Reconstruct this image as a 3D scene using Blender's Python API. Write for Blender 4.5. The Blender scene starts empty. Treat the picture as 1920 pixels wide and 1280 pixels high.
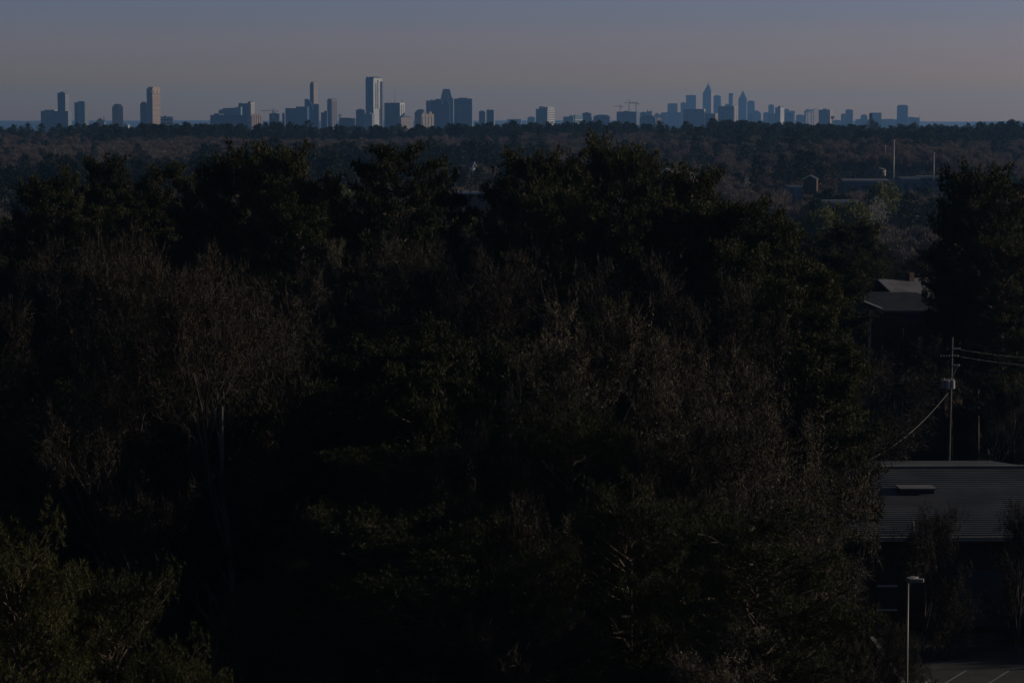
import bpy, bmesh, math, random
import numpy as np
from mathutils import Vector, Matrix

R = math.radians
scene = bpy.context.scene
COL = scene.collection
F = 4804.0                      # focal length in pixels of the 1920 px wide frame
PITCH = math.atan(412.0 / F)    # horizon sits on row 228 of 1280
CAMZ = 38.0
GZ = -37.0                      # near ground, relative to the camera

# ---------------------------------------------------------------- camera, sky, sun
cam_d = bpy.data.cameras.new('camera'); cam = bpy.data.objects.new('camera', cam_d); COL.objects.link(cam)
cam.location = (0, 0, CAMZ); cam.rotation_euler = (math.pi / 2 - PITCH, 0, 0)
cam_d.sensor_width = 36.0; cam_d.lens = F / 1920.0 * 36.0
cam_d.clip_start = 1.0; cam_d.clip_end = 90000.0
scene.camera = cam

SUN_AZ, SUN_EL = 75.0, 14.0     # degrees clockwise from the view direction (+Y), above the horizon
world = bpy.data.worlds.new('World'); scene.world = world; world.use_nodes = True
wn = world.node_tree.nodes; wl = world.node_tree.links
bg = wn['Background']
sky = wn.new('ShaderNodeTexSky'); sky.sky_type = 'NISHITA'; sky.sun_disc = False
sky.sun_elevation = R(SUN_EL); sky.sun_rotation = R(SUN_AZ)
sky.air_density = 1.0; sky.dust_density = 2.0; sky.ozone_density = 2.5; sky.altitude = 200
SKY_STRENGTH = 0.10
bg.inputs['Strength'].default_value = SKY_STRENGTH
wtc = wn.new('ShaderNodeTexCoord'); wsep = wn.new('ShaderNodeSeparateXYZ')
wl.new(wtc.outputs['Generated'], wsep.inputs[0])
ramp = wn.new('ShaderNodeValToRGB'); wl.new(wsep.outputs['Z'], ramp.inputs[0])
SKY_RAMP = [(0.0, (2.75, 1.6, .5)), (.006, (2.5, 1.62, .62)), (.0142, (1.88, 1.40, 1.06)), (.0225, (1.45, 1.17, 1.50)), (.042, (.92, .91, 1.50)),
            (.12, (.56, .60, .86)), (.35, (.33, .32, .37)), (1.0, (.24, .21, .23))]     # dusty warm horizon, darker blue above
SKY_RAMP = [(p_, tuple(v/3 for v in c_)) for p_, c_ in SKY_RAMP]
els = ramp.color_ramp.elements
els[0].position, els[0].color = SKY_RAMP[0][0], (*SKY_RAMP[0][1], 1)
els[1].position, els[1].color = SKY_RAMP[-1][0], (*SKY_RAMP[-1][1], 1)
for p_, c_ in SKY_RAMP[1:-1]:
    e = els.new(p_); e.color = (*c_, 1)
mixw = wn.new('ShaderNodeMix'); mixw.data_type = 'RGBA'; mixw.blend_type = 'MULTIPLY'
mixw.inputs[0].default_value = 1.0
sc3 = wn.new('ShaderNodeVectorMath'); sc3.operation = 'SCALE'; sc3.inputs['Scale'].default_value = 3.0
wl.new(ramp.outputs[0], sc3.inputs[0]); wl.new(sky.outputs[0], mixw.inputs[6]); wl.new(sc3.outputs[0], mixw.inputs[7])
wl.new(mixw.outputs[2], bg.inputs[0])

sun_d = bpy.data.lights.new('sun', 'SUN'); sun_d.energy = 4.0; sun_d.angle = R(0.5); sun_d.color = (1.0, 0.88, 0.72)
sun = bpy.data.objects.new('sun', sun_d); COL.objects.link(sun)
sd = Vector((math.sin(R(SUN_AZ)) * math.cos(R(SUN_EL)), math.cos(R(SUN_AZ)) * math.cos(R(SUN_EL)), math.sin(R(SUN_EL))))
sun.rotation_euler = sd.to_track_quat('Z', 'Y').to_euler(); sun.location = (300, 100, 200)

vs = scene.view_settings
vs.view_transform = 'Standard'; vs.look = 'None'; vs.exposure = -0.6; vs.gamma = 1.0; vs.use_curve_mapping = False
cy = scene.cycles
cy.max_bounces = 5; cy.diffuse_bounces = 2; cy.glossy_bounces = 2; cy.transmission_bounces = 2
cy.transparent_max_bounces = 4; cy.volume_bounces = 0
cy.use_denoising = True; cy.denoiser = 'OPENIMAGEDENOISE'; cy.denoising_prefilter = 'ACCURATE'; cy.denoising_input_passes = 'RGB_ALBEDO_NORMAL'
cy.caustics_reflective = False; cy.caustics_refractive = False

# ---------------------------------------------------------------- helpers
rng = np.random.default_rng(7)
rnd = random.Random(11)
CT, ST = math.cos(PITCH), math.sin(PITCH)

def P(px, py, D):
    """The point of the place seen at photo pixel (px, py), D metres down the +Y axis."""
    x, y = (px - 960) / F, (640 - py) / F
    d = Vector((x, y * ST + CT, y * CT - ST))
    d *= D / d.y
    return Vector((d.x, D, d.z + CAMZ))

def row_of(z, D):
    return 640 - F * math.tan(math.atan2(z - CAMZ, D) + PITCH)

def tag(o, label=None, cat=None, group=None, kind=None):
    if label: o['label'] = label
    if cat: o['category'] = cat
    if group: o['group'] = group
    if kind: o['kind'] = kind
    return o

def empty(name, loc, rz=0.0, **kw):
    o = bpy.data.objects.new(name, None); COL.objects.link(o)
    o.location = loc; o.rotation_euler = (0, 0, rz); o.empty_display_size = 0.5
    return tag(o, **kw)

def link_mesh(name, me, parent=None, **kw):
    o = bpy.data.objects.new(name, me); COL.objects.link(o)
    if parent is not None: o.parent = parent
    return tag(o, **kw)

class MB:
    """Collects vertices, faces and material slots."""
    def __init__(s): s.v = []; s.f = []; s.m = []
    def quad(s, a, b, c, d, m=0):
        k = len(s.v); s.v += [tuple(a), tuple(b), tuple(c), tuple(d)]; s.f.append((k, k+1, k+2, k+3)); s.m.append(m)
    def box(s, x0, x1, y0, y1, z0, z1, m=0, M=None):
        k = len(s.v)
        vs_ = [(x0,y0,z0),(x1,y0,z0),(x1,y1,z0),(x0,y1,z0),(x0,y0,z1),(x1,y0,z1),(x1,y1,z1),(x0,y1,z1)]
        if M is not None: vs_ = [tuple(M @ Vector(v)) for v in vs_]
        s.v += vs_
        for q in ((0,3,2,1),(4,5,6,7),(0,1,5,4),(1,2,6,5),(2,3,7,6),(3,0,4,7)):
            s.f.append(tuple(k+i for i in q)); s.m.append(m)
    def prism(s, prof, y0, y1, m=0):
        """profile of (x, z) points extruded along y"""
        k = len(s.v); n = len(prof)
        s.v += [(x, y0, z) for x, z in prof] + [(x, y1, z) for x, z in prof]
        s.f.append(tuple(k+i for i in range(n))); s.m.append(m)
        s.f.append(tuple(k+n+i for i in reversed(range(n)))); s.m.append(m)
        for i in range(n):
            j = (i+1) % n
            s.f.append((k+j, k+i, k+n+i, k+n+j)); s.m.append(m)
    def pyramid(s, x0, x1, y0, y1, z0, z1, rx=0.0, ry=0.0, m=0):
        cx, cy_ = (x0+x1)/2, (y0+y1)/2; k = len(s.v)
        hx, hy = (x1-x0)/2*rx, (y1-y0)/2*ry
        s.v += [(x0,y0,z0),(x1,y0,z0),(x1,y1,z0),(x0,y1,z0),(cx-hx,cy_-hy,z1),(cx+hx,cy_-hy,z1),(cx+hx,cy_+hy,z1),(cx-hx,cy_+hy,z1)]
        for q in ((0,3,2,1),(4,5,6,7),(0,1,5,4),(1,2,6,5),(2,3,7,6),(3,0,4,7)):
            s.f.append(tuple(k+i for i in q)); s.m.append(m)
    def tube(s, pts, rad, n=6, m=0, cap=True):
        pts = [Vector(p) for p in pts]
        if not hasattr(rad, '__len__'): rad = [rad]*len(pts)
        k = len(s.v); ref = None
        for i, p in enumerate(pts):
            t = (pts[min(i+1, len(pts)-1)] - pts[max(i-1, 0)]).normalized()
            if ref is None: ref = Vector((1,0,0)) if abs(t.x) < .8 else Vector((0,1,0))
            a = (ref - t*ref.dot(t)).normalized(); b = t.cross(a); ref = a
            for j in range(n):
                an = 2*math.pi*j/n
                s.v.append(tuple(p + (a*math.cos(an) + b*math.sin(an))*rad[i]))
        for i in range(len(pts)-1):
            for j in range(n):
                j2 = (j+1) % n
                s.f.append((k+i*n+j, k+i*n+j2, k+(i+1)*n+j2, k+(i+1)*n+j)); s.m.append(m)
        if cap:
            s.f.append(tuple(k+j for j in reversed(range(n)))); s.m.append(m)
            s.f.append(tuple(k+(len(pts)-1)*n+j for j in range(n))); s.m.append(m)
    def mesh(s, name, mats, smooth=False):
        me = bpy.data.meshes.new(name); me.from_pydata(s.v, [], s.f)
        for m in (mats if isinstance(mats, (list, tuple)) else [mats]): me.materials.append(m)
        me.polygons.foreach_set('material_index', s.m)
        if smooth: me.polygons.foreach_set('use_smooth', [True]*len(me.polygons))
        me.update(); return me
    def build(s, name, mats, parent=None, smooth=False, **kw):
        return link_mesh(name, s.mesh(name, mats, smooth), parent, **kw)

def vrot(o, loc, rz=0): o.location = loc; o.rotation_euler = (0, 0, rz); return o

# ---------------------------------------------------------------- materials
def principled(name, col, rough=0.8, spec=0.3, metal=0.0):
    m = bpy.data.materials.new(name); m.use_nodes = True
    b = m.node_tree.nodes['Principled BSDF']
    b.inputs['Base Color'].default_value = (*col, 1); b.inputs['Roughness'].default_value = rough
    b.inputs['Specular IOR Level'].default_value = spec; b.inputs['Metallic'].default_value = metal
    return m

def mat_noise(name, c1, c2, scale=1.0, rough=0.85, spec=0.2, detail=4, per_object=0.0):
    m = principled(name, c1, rough, spec); nt = m.node_tree; b = nt.nodes['Principled BSDF']
    tc = nt.nodes.new('ShaderNodeTexCoord'); no = nt.nodes.new('ShaderNodeTexNoise')
    no.inputs['Scale'].default_value = scale; no.inputs['Detail'].default_value = detail
    nt.links.new(tc.outputs['Object'], no.inputs['Vector'])
    r = nt.nodes.new('ShaderNodeValToRGB')
    r.color_ramp.elements[0].color = (*c1, 1); r.color_ramp.elements[1].color = (*c2, 1)
    r.color_ramp.elements[0].position = 0.35; r.color_ramp.elements[1].position = 0.65
    nt.links.new(no.outputs['Fac'], r.inputs[0])
    nt.links.new(r.outputs[0], b.inputs['Base Color'])
    return m

def mat_leaf(name, ca, cb, trans=0.25, scale=0.35, rough=0.7):
    """needles / buds: each tree gets its own tone between two colours, plus clump variation"""
    m = bpy.data.materials.new(name); m.use_nodes = True; nt = m.node_tree; N = nt.nodes; L = nt.links
    b = N['Principled BSDF']; b.inputs['Roughness'].default_value = rough; b.inputs['Specular IOR Level'].default_value = 0.12
    oi = N.new('ShaderNodeObjectInfo'); tc = N.new('ShaderNodeTexCoord')
    no = N.new('ShaderNodeTexNoise'); no.inputs['Scale'].default_value = scale; no.inputs['Detail'].default_value = 2
    L.new(tc.outputs['Object'], no.inputs['Vector'])
    ad = N.new('ShaderNodeMath'); ad.operation = 'MULTIPLY_ADD'; ad.inputs[1].default_value = 0.75; ad.inputs[2].default_value = -0.25
    L.new(oi.outputs['Random'], ad.inputs[0])
    su = N.new('ShaderNodeMath'); su.operation = 'ADD'; su.use_clamp = True
    L.new(ad.outputs[0], su.inputs[0]); L.new(no.outputs['Fac'], su.inputs[1])
    mx = N.new('ShaderNodeMix'); mx.data_type = 'RGBA'
    mx.inputs[6].default_value = (*ca, 1); mx.inputs[7].default_value = (*cb, 1)
    L.new(su.outputs[0], mx.inputs[0]); L.new(mx.outputs[2], b.inputs['Base Color'])
    if trans > 0:
        tr = N.new('ShaderNodeBsdfTranslucent'); ms = N.new('ShaderNodeMixShader'); ms.inputs[0].default_value = trans
        L.new(mx.outputs[2], tr.inputs[0]); L.new(b.outputs[0], ms.inputs[1]); L.new(tr.outputs[0], ms.inputs[2])
        L.new(ms.outputs[0], N['Material Output'].inputs['Surface'])
    return m

def mat_facade(name, wall, glass, fw=4.0, fh=3.8, gap=0.45, grough=0.3, wrough=0.7, bias=0.0):
    """wall with a grid of windows laid out in metres along the object's own axes"""
    m = principled(name, wall, wrough, 0.35); nt = m.node_tree; N = nt.nodes; L = nt.links; b = N['Principled BSDF']
    tc = N.new('ShaderNodeTexCoord'); sp = N.new('ShaderNodeSeparateXYZ'); L.new(tc.outputs['Object'], sp.inputs[0])
    ad = N.new('ShaderNodeMath'); ad.operation = 'ADD'; L.new(sp.outputs[0], ad.inputs[0]); L.new(sp.outputs[1], ad.inputs[1])
    cb = N.new('ShaderNodeCombineXYZ'); L.new(ad.outputs[0], cb.inputs[0]); L.new(sp.outputs[2], cb.inputs[1])
    br = N.new('ShaderNodeTexBrick'); br.offset = 0.0; br.squash = 1.0
    br.inputs['Scale'].default_value = 1.0; br.inputs['Brick Width'].default_value = fw; br.inputs['Row Height'].default_value = fh
    br.inputs['Mortar Size'].default_value = gap; br.inputs['Mortar Smooth'].default_value = 0.0; br.inputs['Bias'].default_value = bias
    br.inputs['Color1'].default_value = (*glass, 1); br.inputs['Color2'].default_value = (*[c*1.35 for c in glass], 1)
    br.inputs['Mortar'].default_value = (*wall, 1)
    L.new(cb.outputs[0], br.inputs['Vector']); L.new(br.outputs['Color'], b.inputs['Base Color'])
    mr = N.new('ShaderNodeMapRange'); mr.inputs[3].default_value = grough; mr.inputs[4].default_value = wrough
    L.new(br.outputs['Fac'], mr.inputs[0]); L.new(mr.outputs[0], b.inputs['Roughness'])
    return m

M = {}
M['ground'] = mat_noise('forest_floor', (.014, .013, .009), (.030, .025, .016), 0.02, 0.95, 0.1)
M['asphalt'] = mat_noise('asphalt', (.035, .036, .038), (.055, .055, .056), 0.6, 0.9, 0.2)
M['paint'] = mat_noise('road_paint', (.16, .16, .15), (.26, .26, .25), 3.0)
M['kerb'] = mat_noise('kerb_concrete', (.22, .21, .19), (.32, .31, .28), 1.5)
M['bark_pine'] = mat_noise('pine_bark', (.055, .038, .028), (.12, .09, .065), 3.0)
M['bark_grey'] = mat_noise('grey_bark', (.028, .024, .021), (.105, .095, .08), .7)
M['twig'] = mat_leaf('brown_twigs', (.024, .019, .013), (.046, .038, .027), 0.0)
M['needle'] = mat_leaf('pine_needles', (.020, .025, .009), (.055, .057, .020), 0.15)
M['bud_red'] = mat_leaf('russet_buds', (.070, .038, .018), (.052, .044, .020), 0.25)
M['bud_pale'] = mat_leaf('pale_buds', (.095, .085, .055), (.15, .13, .088), 0.25)
M['blossom'] = mat_leaf('white_blossom', (.18, .175, .15), (.32, .31, .27), 0.2)
M['shrub_blossom'] = mat_leaf('bright_blossom', (.60, .59, .56), (.78, .77, .74), 0.2)
M['leaf_yellow'] = mat_leaf('young_leaves', (.075, .085, .018), (.12, .12, .03), 0.3)
M['far_twig'] = mat_leaf('far_bare_crown', (.090, .066, .052), (.135, .102, .080), 0.1)
M['far_needle'] = mat_leaf('far_pine_crown', (.018, .028, .014), (.042, .052, .024), 0.1)

M['glass'] = mat_facade('blue_glass_facade', (.06, .10, .17), (.03, .075, .14), 3, 3.8, .25, .3)
M['glass2'] = mat_facade('dark_glass_facade', (.045, .06, .10), (.02, .04, .08), 3, 3.8, .3, .35)
M['teal'] = mat_facade('teal_glass_facade', (.16, .24, .26), (.07, .15, .17), 3, 3.8, .3, .3)
M['grey'] = mat_facade('grey_concrete_facade', (.13, .16, .21), (.05, .07, .10), 4, 3.6, .9, .4)
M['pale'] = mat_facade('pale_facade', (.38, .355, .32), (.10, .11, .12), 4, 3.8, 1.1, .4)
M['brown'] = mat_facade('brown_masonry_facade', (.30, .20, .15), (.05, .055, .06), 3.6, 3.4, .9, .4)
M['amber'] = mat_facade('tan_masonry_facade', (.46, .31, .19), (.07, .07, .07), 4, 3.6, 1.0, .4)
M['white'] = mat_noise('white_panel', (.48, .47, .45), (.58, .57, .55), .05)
M['slot'] = principled('dark_glass_slot', (.03, .035, .045), .4)  # dark glass of windows and narrow slots
M['steel'] = principled('weathered_steel', (.14, .14, .14), .6)
M['cranepaint'] = principled('crane_paint', (.25, .20, .15), .6)
M['roofmetal'] = mat_noise('ribbed_roof', (.038, .038, .039), (.078, .077, .077), .3, .55, .4)
M['roofdark'] = mat_noise('dark_shingles', (.034, .036, .044), (.052, .055, .064), .6)
M['roofgrey'] = mat_noise('grey_shingles', (.085, .085, .092), (.135, .135, .142), .5)
M['brick'] = mat_noise('dark_brick_wall', (.06, .035, .028), (.09, .055, .042), 1.0)
M['dimblue'] = mat_noise('dim_blue_grey', (.06, .068, .085), (.085, .094, .11), .3)
M['wood'] = mat_noise('pole_wood', (.05, .043, .036), (.09, .08, .068), 3)
M['can'] = principled('transformer_paint', (.27, .28, .28), .45, .4)
M['lampmetal'] = principled('lamp_metal', (.22, .205, .185), .5, .4)
M['galv'] = principled('galvanised_mast', (.45, .45, .44), .5, .4)
M['lens'] = principled('lamp_lens', (.3, .3, .28), .2, .5)
M['cable'] = principled('cable_sheath', (.16, .155, .145), .5)
M['insul'] = principled('porcelain', (.5, .48, .44), .3, .5)
M['signframe'] = principled('sign_frame', (.55, .36, .34), .6)
M['redpanel'] = principled('sign_red', (.30, .05, .045), .6)
M['darkpanel'] = principled('sign_dark', (.06, .05, .06), .6)

# ---------------------------------------------------------------- terrain
def smooth(a, b, t):
    t = np.clip((t - a) / (b - a), 0, 1); return t*t*(3-2*t)

def wave(x, y, s, seed):
    r = np.random.default_rng(seed); out = 0
    for _ in range(6):
        a = r.uniform(0, 2*np.pi); k = 2*np.pi/(s*r.uniform(.6, 1.7)); ph = r.uniform(0, 2*np.pi)
        out = out + np.sin((x*np.cos(a) + y*np.sin(a))*k + ph)
    return out/6*1.6

def ground(x, y):
    """height relative to the camera"""
    x = np.asarray(x, float); y = np.asarray(y, float)
    d = np.maximum(y, 1.0)
    z = np.full(np.broadcast(x, y).shape, GZ)
    u = x/d                                           # direction
    right = smooth(.09, .125, u) * (1 - smooth(.17, .2, u))
    z = z - 11*smooth(380, 800, d) - 3*right*smooth(420, 700, d)
    z = z + 13.5*smooth(1150, 2650, d)
    z = z + right*(9*smooth(1250, 1450, d)*(1-smooth(1650, 2500, d)))
    z = z + wave(x, y, 900, 3)*3.0*smooth(700, 1300, d)*(1-.7*smooth(2400, 3000, d))
    z = z - 18*smooth(3100, 4600, d)
    z = z + 18*smooth(4800, 5600, d)*(1-smooth(5900, 7000, d))*(0.35+0.65*smooth(-.4, .3, np.sin(u*21+.6)))
    z = z + 50*smooth(16500, 21500, d) + wave(x, y, 5200, 9)*15 + wave(x, y, 1300, 19)*5*smooth(17000, 20000, d) + wave(x, y, 2600, 5)*3.5*smooth(17000, 20000, d)
    return z

def gz(x, y): return float(ground(x, y)) + CAMZ

ys = np.concatenate([np.arange(-300, 60, 60), 60*np.exp(np.linspace(0, math.log(32000/60), 230))])
us = np.concatenate([np.linspace(-1.6, -.3, 14), np.linspace(-.28, .28, 113), np.linspace(.3, 1.6, 14)])
gv = []
for y in ys:
    w = max(y, 350)
    for u in us: gv.append((u*w, y))
gv = np.array(gv); gzv = ground(gv[:, 0], gv[:, 1]) + CAMZ
nu = len(us); vv = np.column_stack([gv, gzv])
fc = []
for i in range(len(ys)-1):
    for j in range(nu-1):
        a = i*nu+j; fc.append((a, a+1, a+nu+1, a+nu))
me = bpy.data.meshes.new('ground'); me.from_pydata(vv.tolist(), [], fc); me.materials.append(M['ground'])
me.polygons.foreach_set('use_smooth', [True]*len(fc)); me.update()
link_mesh('ground', me, kind='structure')

# ---------------------------------------------------------------- haze
hz = MB(); hz.box(-9000, 9000, -600, 24500, CAMZ-95, CAMZ+262)
hm = bpy.data.materials.new('air'); hm.use_nodes = True; hn = hm.node_tree.nodes; hn.clear()
ho = hn.new('ShaderNodeOutputMaterial'); hv = hn.new('ShaderNodeVolumePrincipled')
hv.inputs['Color'].default_value = (0.25, 0.53, 1.0, 1); hv.inputs['Density'].default_value = 4.2e-5; hv.inputs['Anisotropy'].default_value = 0.3
hm.node_tree.links.new(hv.outputs[0], ho.inputs['Volume'])
hzo = hz.build('haze', hm, kind='stuff')

# ---------------------------------------------------------------- far city
def tower(name, label, x0, xs, x1, yt, D, mat, cat='building', side=None, tops=(), theta=None, dep=None, group=None):
    """a block whose shaded front spans x0..xs and whose right-hand face spans xs..x1 in the picture"""
    m = D/F
    if theta is None: theta = 30 if x1 > xs else 4
    th = R(theta)
    w = (xs-x0)*m/math.cos(th)
    b = dep or ((x1-xs)*m/math.sin(th) if x1 > xs else max(18, w*.7))
    top = P((x0+x1)/2, yt, D).z
    c = P(xs, 240, D); g = gz(c.x, D) - 3
    u = Vector((math.cos(th), -math.sin(th), 0)); v = Vector((math.sin(th), math.cos(th), 0))
    o = Vector((c.x, D, g)) - u*(w/2) + v*(b/2)
    root = empty(name, o, -th, label=label, cat=cat, group=group)
    h = top - g
    q = MB(); q.box(-w/2, w/2, -b/2, b/2, 0, h, 0)
    mats = [M[mat]]
    if side:  # sunlit face in its own, mostly lighter material: sun put into the colour
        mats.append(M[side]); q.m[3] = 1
    q.build('facade', mats, root)
    # parapet and plant on the roof
    if not tops:
        q = MB(); q.box(-w*.28, w*.22, -b*.3, b*.3, h+.02, h+max(2.5, h*.02)); q.build('plant_room', M['grey'], root)
    for t in tops:
        k, f0, f1, ty = t[:4]; mt = M[t[4]] if len(t) > 4 else mats[0]
        hx = P((x0+x1)/2, ty, D).z - g; q = MB()
        X0, X1 = -w/2 + f0*w, -w/2 + f1*w
        base = h + .02
        if k == 'box': q.box(X0, X1, -b*.42, b*.42, base, hx); q.build('upper_block', mt, root)
        elif k == 'hip': q.pyramid(X0, X1, -b*.5, b*.5, base, hx, .45, .3); q.build('hipped_roof', mt, root)
        elif k == 'pyr': q.pyramid(X0, X1, -b*.5, b*.5, base, hx, .03, .03); q.build('pyramid_roof', mt, root)
        elif k == 'barrel':
            n = 10; pr = [((X0+X1)/2 - (X1-X0)/2*math.cos(math.pi*i/n), base + (hx-base)*math.sin(math.pi*i/n)) for i in range(n+1)]
            q.prism(pr, -b*.5, b*.5); q.build('barrel_roof', mt, root)
        elif k == 'mast': q.tube([(X0, 0, base), (X0, 0, hx)], [max(.5, m*.35), m*.15], 5); q.build('antenna', M['steel'], root)
        elif k == 'dish':
            for i in range(int(t[5])):
                q2 = MB(); xx = X0 + (X1-X0)*i/max(1, t[5]-1)
                q2.tube([(xx, 0, base), (xx, 0, base+m*1.2), (xx, 0, hx)], [m*.9, m*.8, m*.2], 8); q2.build('roof_tank', M['white'], root)
    return root, w, b, h, g

def bands(root, w, b, h, mat, n, z0=0.0, z1=1.0, face='side', proud=.5, t=.35, name='floor_band'):
    """storey bands standing proud of one face"""
    q = MB()
    for i in range(n):
        z = h*(z0 + (z1-z0)*(i+.5)/n); hh = h*(z1-z0)/n*t/2
        if face == 'side': q.box(w/2+.02, w/2+proud, -b/2, b/2, z-hh, z+hh)
        else: q.box(-w/2, w/2, -b/2-proud, -b/2-.02, z-hh, z+hh)
    o = q.build(name, M[mat], root); o['kind'] = 'stuff'; return o

def fins(root, w, b, h, mat, n, f0=0, f1=1, z0=0., z1=1., face='front', t=.4, name='fin', proud=.8):
    for i in range(n):
        q = MB()
        if face == 'front':
            x = -w/2 + w*(f0+(f1-f0)*(i+.5)/n); hw = w*(f1-f0)/n*t/2
            q.box(x-hw, x+hw, -b/2-proud, -b/2-.02, h*z0, h*z1)
        else:
            y = -b/2 + b*(f0+(f1-f0)*(i+.5)/n); hw = b*(f1-f0)/n*t/2
            q.box(w/2+.02, w/2+proud, y-hw, y+hw, h*z0, h*z1)
        q.build(name, M[mat], root)

def outline(name, label, pts, D, dep, mat, cat='building', part='facade', rz=0.0):
    """a body with a shaped front: photo outline placed at its own distance, dep metres deep"""
    cx = sum(p[0] for p in pts)/len(pts); c = P(cx, 240, D); g = gz(c.x, D) - 3
    root = empty(name, (c.x, D, g), rz, label=label, cat=cat)
    pr = []
    for px, py in pts:
        w_ = P(px, py, D); pr.append((w_.x - c.x, 0.0 if py >= 240 else w_.z - g))
    q = MB(); q.prism(pr[::-1], 0, dep); q.build(part, M[mat], root)
    return root, c, g

BK, MT, DT = 8000.0, 11500.0, 15000.0
T = tower
# --- left group
r_ = T('office_block', 'wide low blue-grey office block under the leftmost tower', 71, 128, 133, 208, 7700, 'grey', tops=[('box', .12, .5, 206, 'pale'), ('mast', .32, 0, 199)])
fins(*r_[:4], 'pale', 6, .14, .48, .78, .97, name='pilaster')
r_ = T('glass_tower', 'slim blue glass tower furthest left on the skyline', 107, 123, 128, 174, 8100, 'glass', side='glass2', tops=[('box', .35, .75, 172), ('mast', .95, 0, 171)])
bands(*r_[:4], 'pale', 26, .3, .97)
r_ = T('glass_tower', 'pale rounded glass tower second from the left', 138, 160, 165, 192, 8200, 'glass', side='slot', tops=[('box', .32, .8, 190)])
q = MB(); w, b, h = r_[1:4]
pr = [(-.14*w + .5*w*(1-math.cos(math.pi*i/10))/2*1.3, -b/2 - 7*math.sin(math.pi*i/10)) for i in range(11)]
k = len(q.v)
for x, y in pr: q.v += [(x, y, 0), (x, y, h*1.02)]
for i in range(10): q.f.append((2*i, 2*i+2, 2*i+3, 2*i+1)); q.m.append(0)
q.f.append(tuple(2*i+1 for i in range(11))); q.m.append(0)
q.build('curved_bay', M['teal'], r_[0])
root, c, g = outline('domed_hall', 'dark domed hall beside the white steeple', [(179, 240), (180, 229), (183, 224), (187, 221.5), (191, 223), (194, 228), (194, 240)], 7400, 25, 'brown')
c = P(195, 240, 7380); g = gz(c.x, 7380)
st = empty('church_steeple', (c.x, 7380, g), 0, label='small white pointed church steeple beside the domed hall', cat='church')
q = MB(); hh = P(195, 229, 7380).z-g; q.box(-3, 3, -3, 3, 0, hh); q.build('steeple_base', M['white'], st)
q = MB(); q.pyramid(-2.4, 2.4, -2.4, 2.4, hh+.02, P(195, 216, 7380).z-g, .05, .05); q.build('spire', M['grey'], st)
r_ = T('apartment_tower', 'brown tower with rounded top standing alone left of the tallest brown tower', 209, 222, 230, 200, 8000, 'brown', side='amber', theta=38, tops=[('barrel', .2, .95, 195, 'brown')])
fins(*r_[:4], 'brown', 4, 0, 1, .05, .97, face='side', name='pier')
T('long_pavilion', 'low pale pavilion roof among trees beside the brown tower', 229, 240, 243, 234, 7300, 'pale')
r_ = T('tower_annex', 'round-topped dark tower joined to the tallest brown tower', 263, 276, 276, 198, 8060, 'glass2', tops=[('barrel', 0, 1, 191, 'glass2')])
r_ = T('apartment_tower', 'tallest brown tower with sunlit amber edge in the left group', 274, 286.5, 299, 166, 8000, 'brown', side='amber', theta=42, tops=[('box', .15, 1, 163, 'amber')])
root, w, b, h, g = r_
fins(root, w, b, h, 'glass2', 1, .12, .8, .02, .94, t=1, name='glazed_bay')
for f in (.25, .75):
    q = MB(); q.box(w/2+.9, w/2+1.4, b*(f-.5)-2, b*(f-.5)+2, h*.925, h*.965); q.build('crown_opening', M['white'], root)
q = MB(); q.box(w*.25, w*.45, -b/2-1.4, -b/2-.9, h*.9, h*.96); q.build('crown_opening', M['white'], root)
bands(root, w, b, h, 'brown', 32, 0, .92, t=.45, name='balcony_band')
r_ = T('office_block', 'low block with a white grid front right of the tallest brown tower', 301, 323, 323, 219, 7600, 'slot', tops=[('box', .3, .5, 217, 'grey')], theta=2)
root, w, b, h, g = r_
bands(root, w, b, h, 'white', 4, .45, 1.0, face='front', t=.3, proud=1.5, name='grid_beam')
fins(root, w, b, h, 'white', 3, 0, 1, .1, 1.0, t=.09, proud=1.2, name='grid_post')
# --- second group
T('office_block', 'long low dark block at the left end of the stepped cluster', 394, 476, 476, 216, 7500, 'glass2', tops=[('box', .07, .2, 213)])
T('office_block', 'small stepped block behind the slanted glass building', 410, 417, 417, 207, 7700, 'grey')
root, c, g = outline('slanted_glass_building', 'pale glass building with slanting roofline in the stepped cluster', [(416, 240), (416, 204.5), (419, 203), (438, 202.5), (446, 200.5), (451.5, 200.5), (451.5, 240)], 7620, 40, 'teal')
r_ = T('office_tower', 'dark flat-topped block rising behind the slanted glass building', 446, 468, 470, 194, 7900, 'glass2', tops=[('box', .1, .25, 193)])
r_ = T('office_tower', 'slim dark tower with sunlit stepped side in the stepped cluster', 464, 470.5, 477, 192, 7850, 'glass2', side='pale', theta=35, tops=[('mast', .8, 0, 185), ('box', .2, .7, 190)])
bands(*r_[:4], 'brown', 12, .3, .95, name='balcony_band')
r_ = T('hotel_block', 'small amber sunlit block at the foot of the stepped cluster', 464, 471, 490, 217, 7450, 'grey', side='amber', theta=50, tops=[('box', .1, .6, 214, 'brown')])
fins(*r_[:4], 'brown', 5, 0, 1, .05, 1.0, face='side', t=.35, name='pier')
T('office_block', 'dark square block below the lone tower crane', 505, 523, 523, 213, 8000, 'glass2')
T('office_block', 'thin grey block left of the sail-shaped building', 529, 534, 535, 213, 8000, 'grey')
r_ = T('office_block', 'broad blue glass block left of the sail-shaped building', 535, 576, 576, 203, 7900, 'glass', tops=[('box', .48, 1, 200, 'glass')])
bands(*r_[:4], 'grey', 8, .1, .6, face='front', name='spandrel_band', t=.2)
pts = [(571, 240), (571, 186), (577, 186), (580, 188), (584, 196), (587, 206), (589, 218), (590, 240)]
outline('sail_building', 'curved sail-shaped glass building against the slim round-topped tower', pts, 7950, 30, 'glass')
T('glass_block', 'blue glass block at the foot of the slim round-topped tower', 588, 597, 597, 196, 7960, 'glass')
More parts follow.
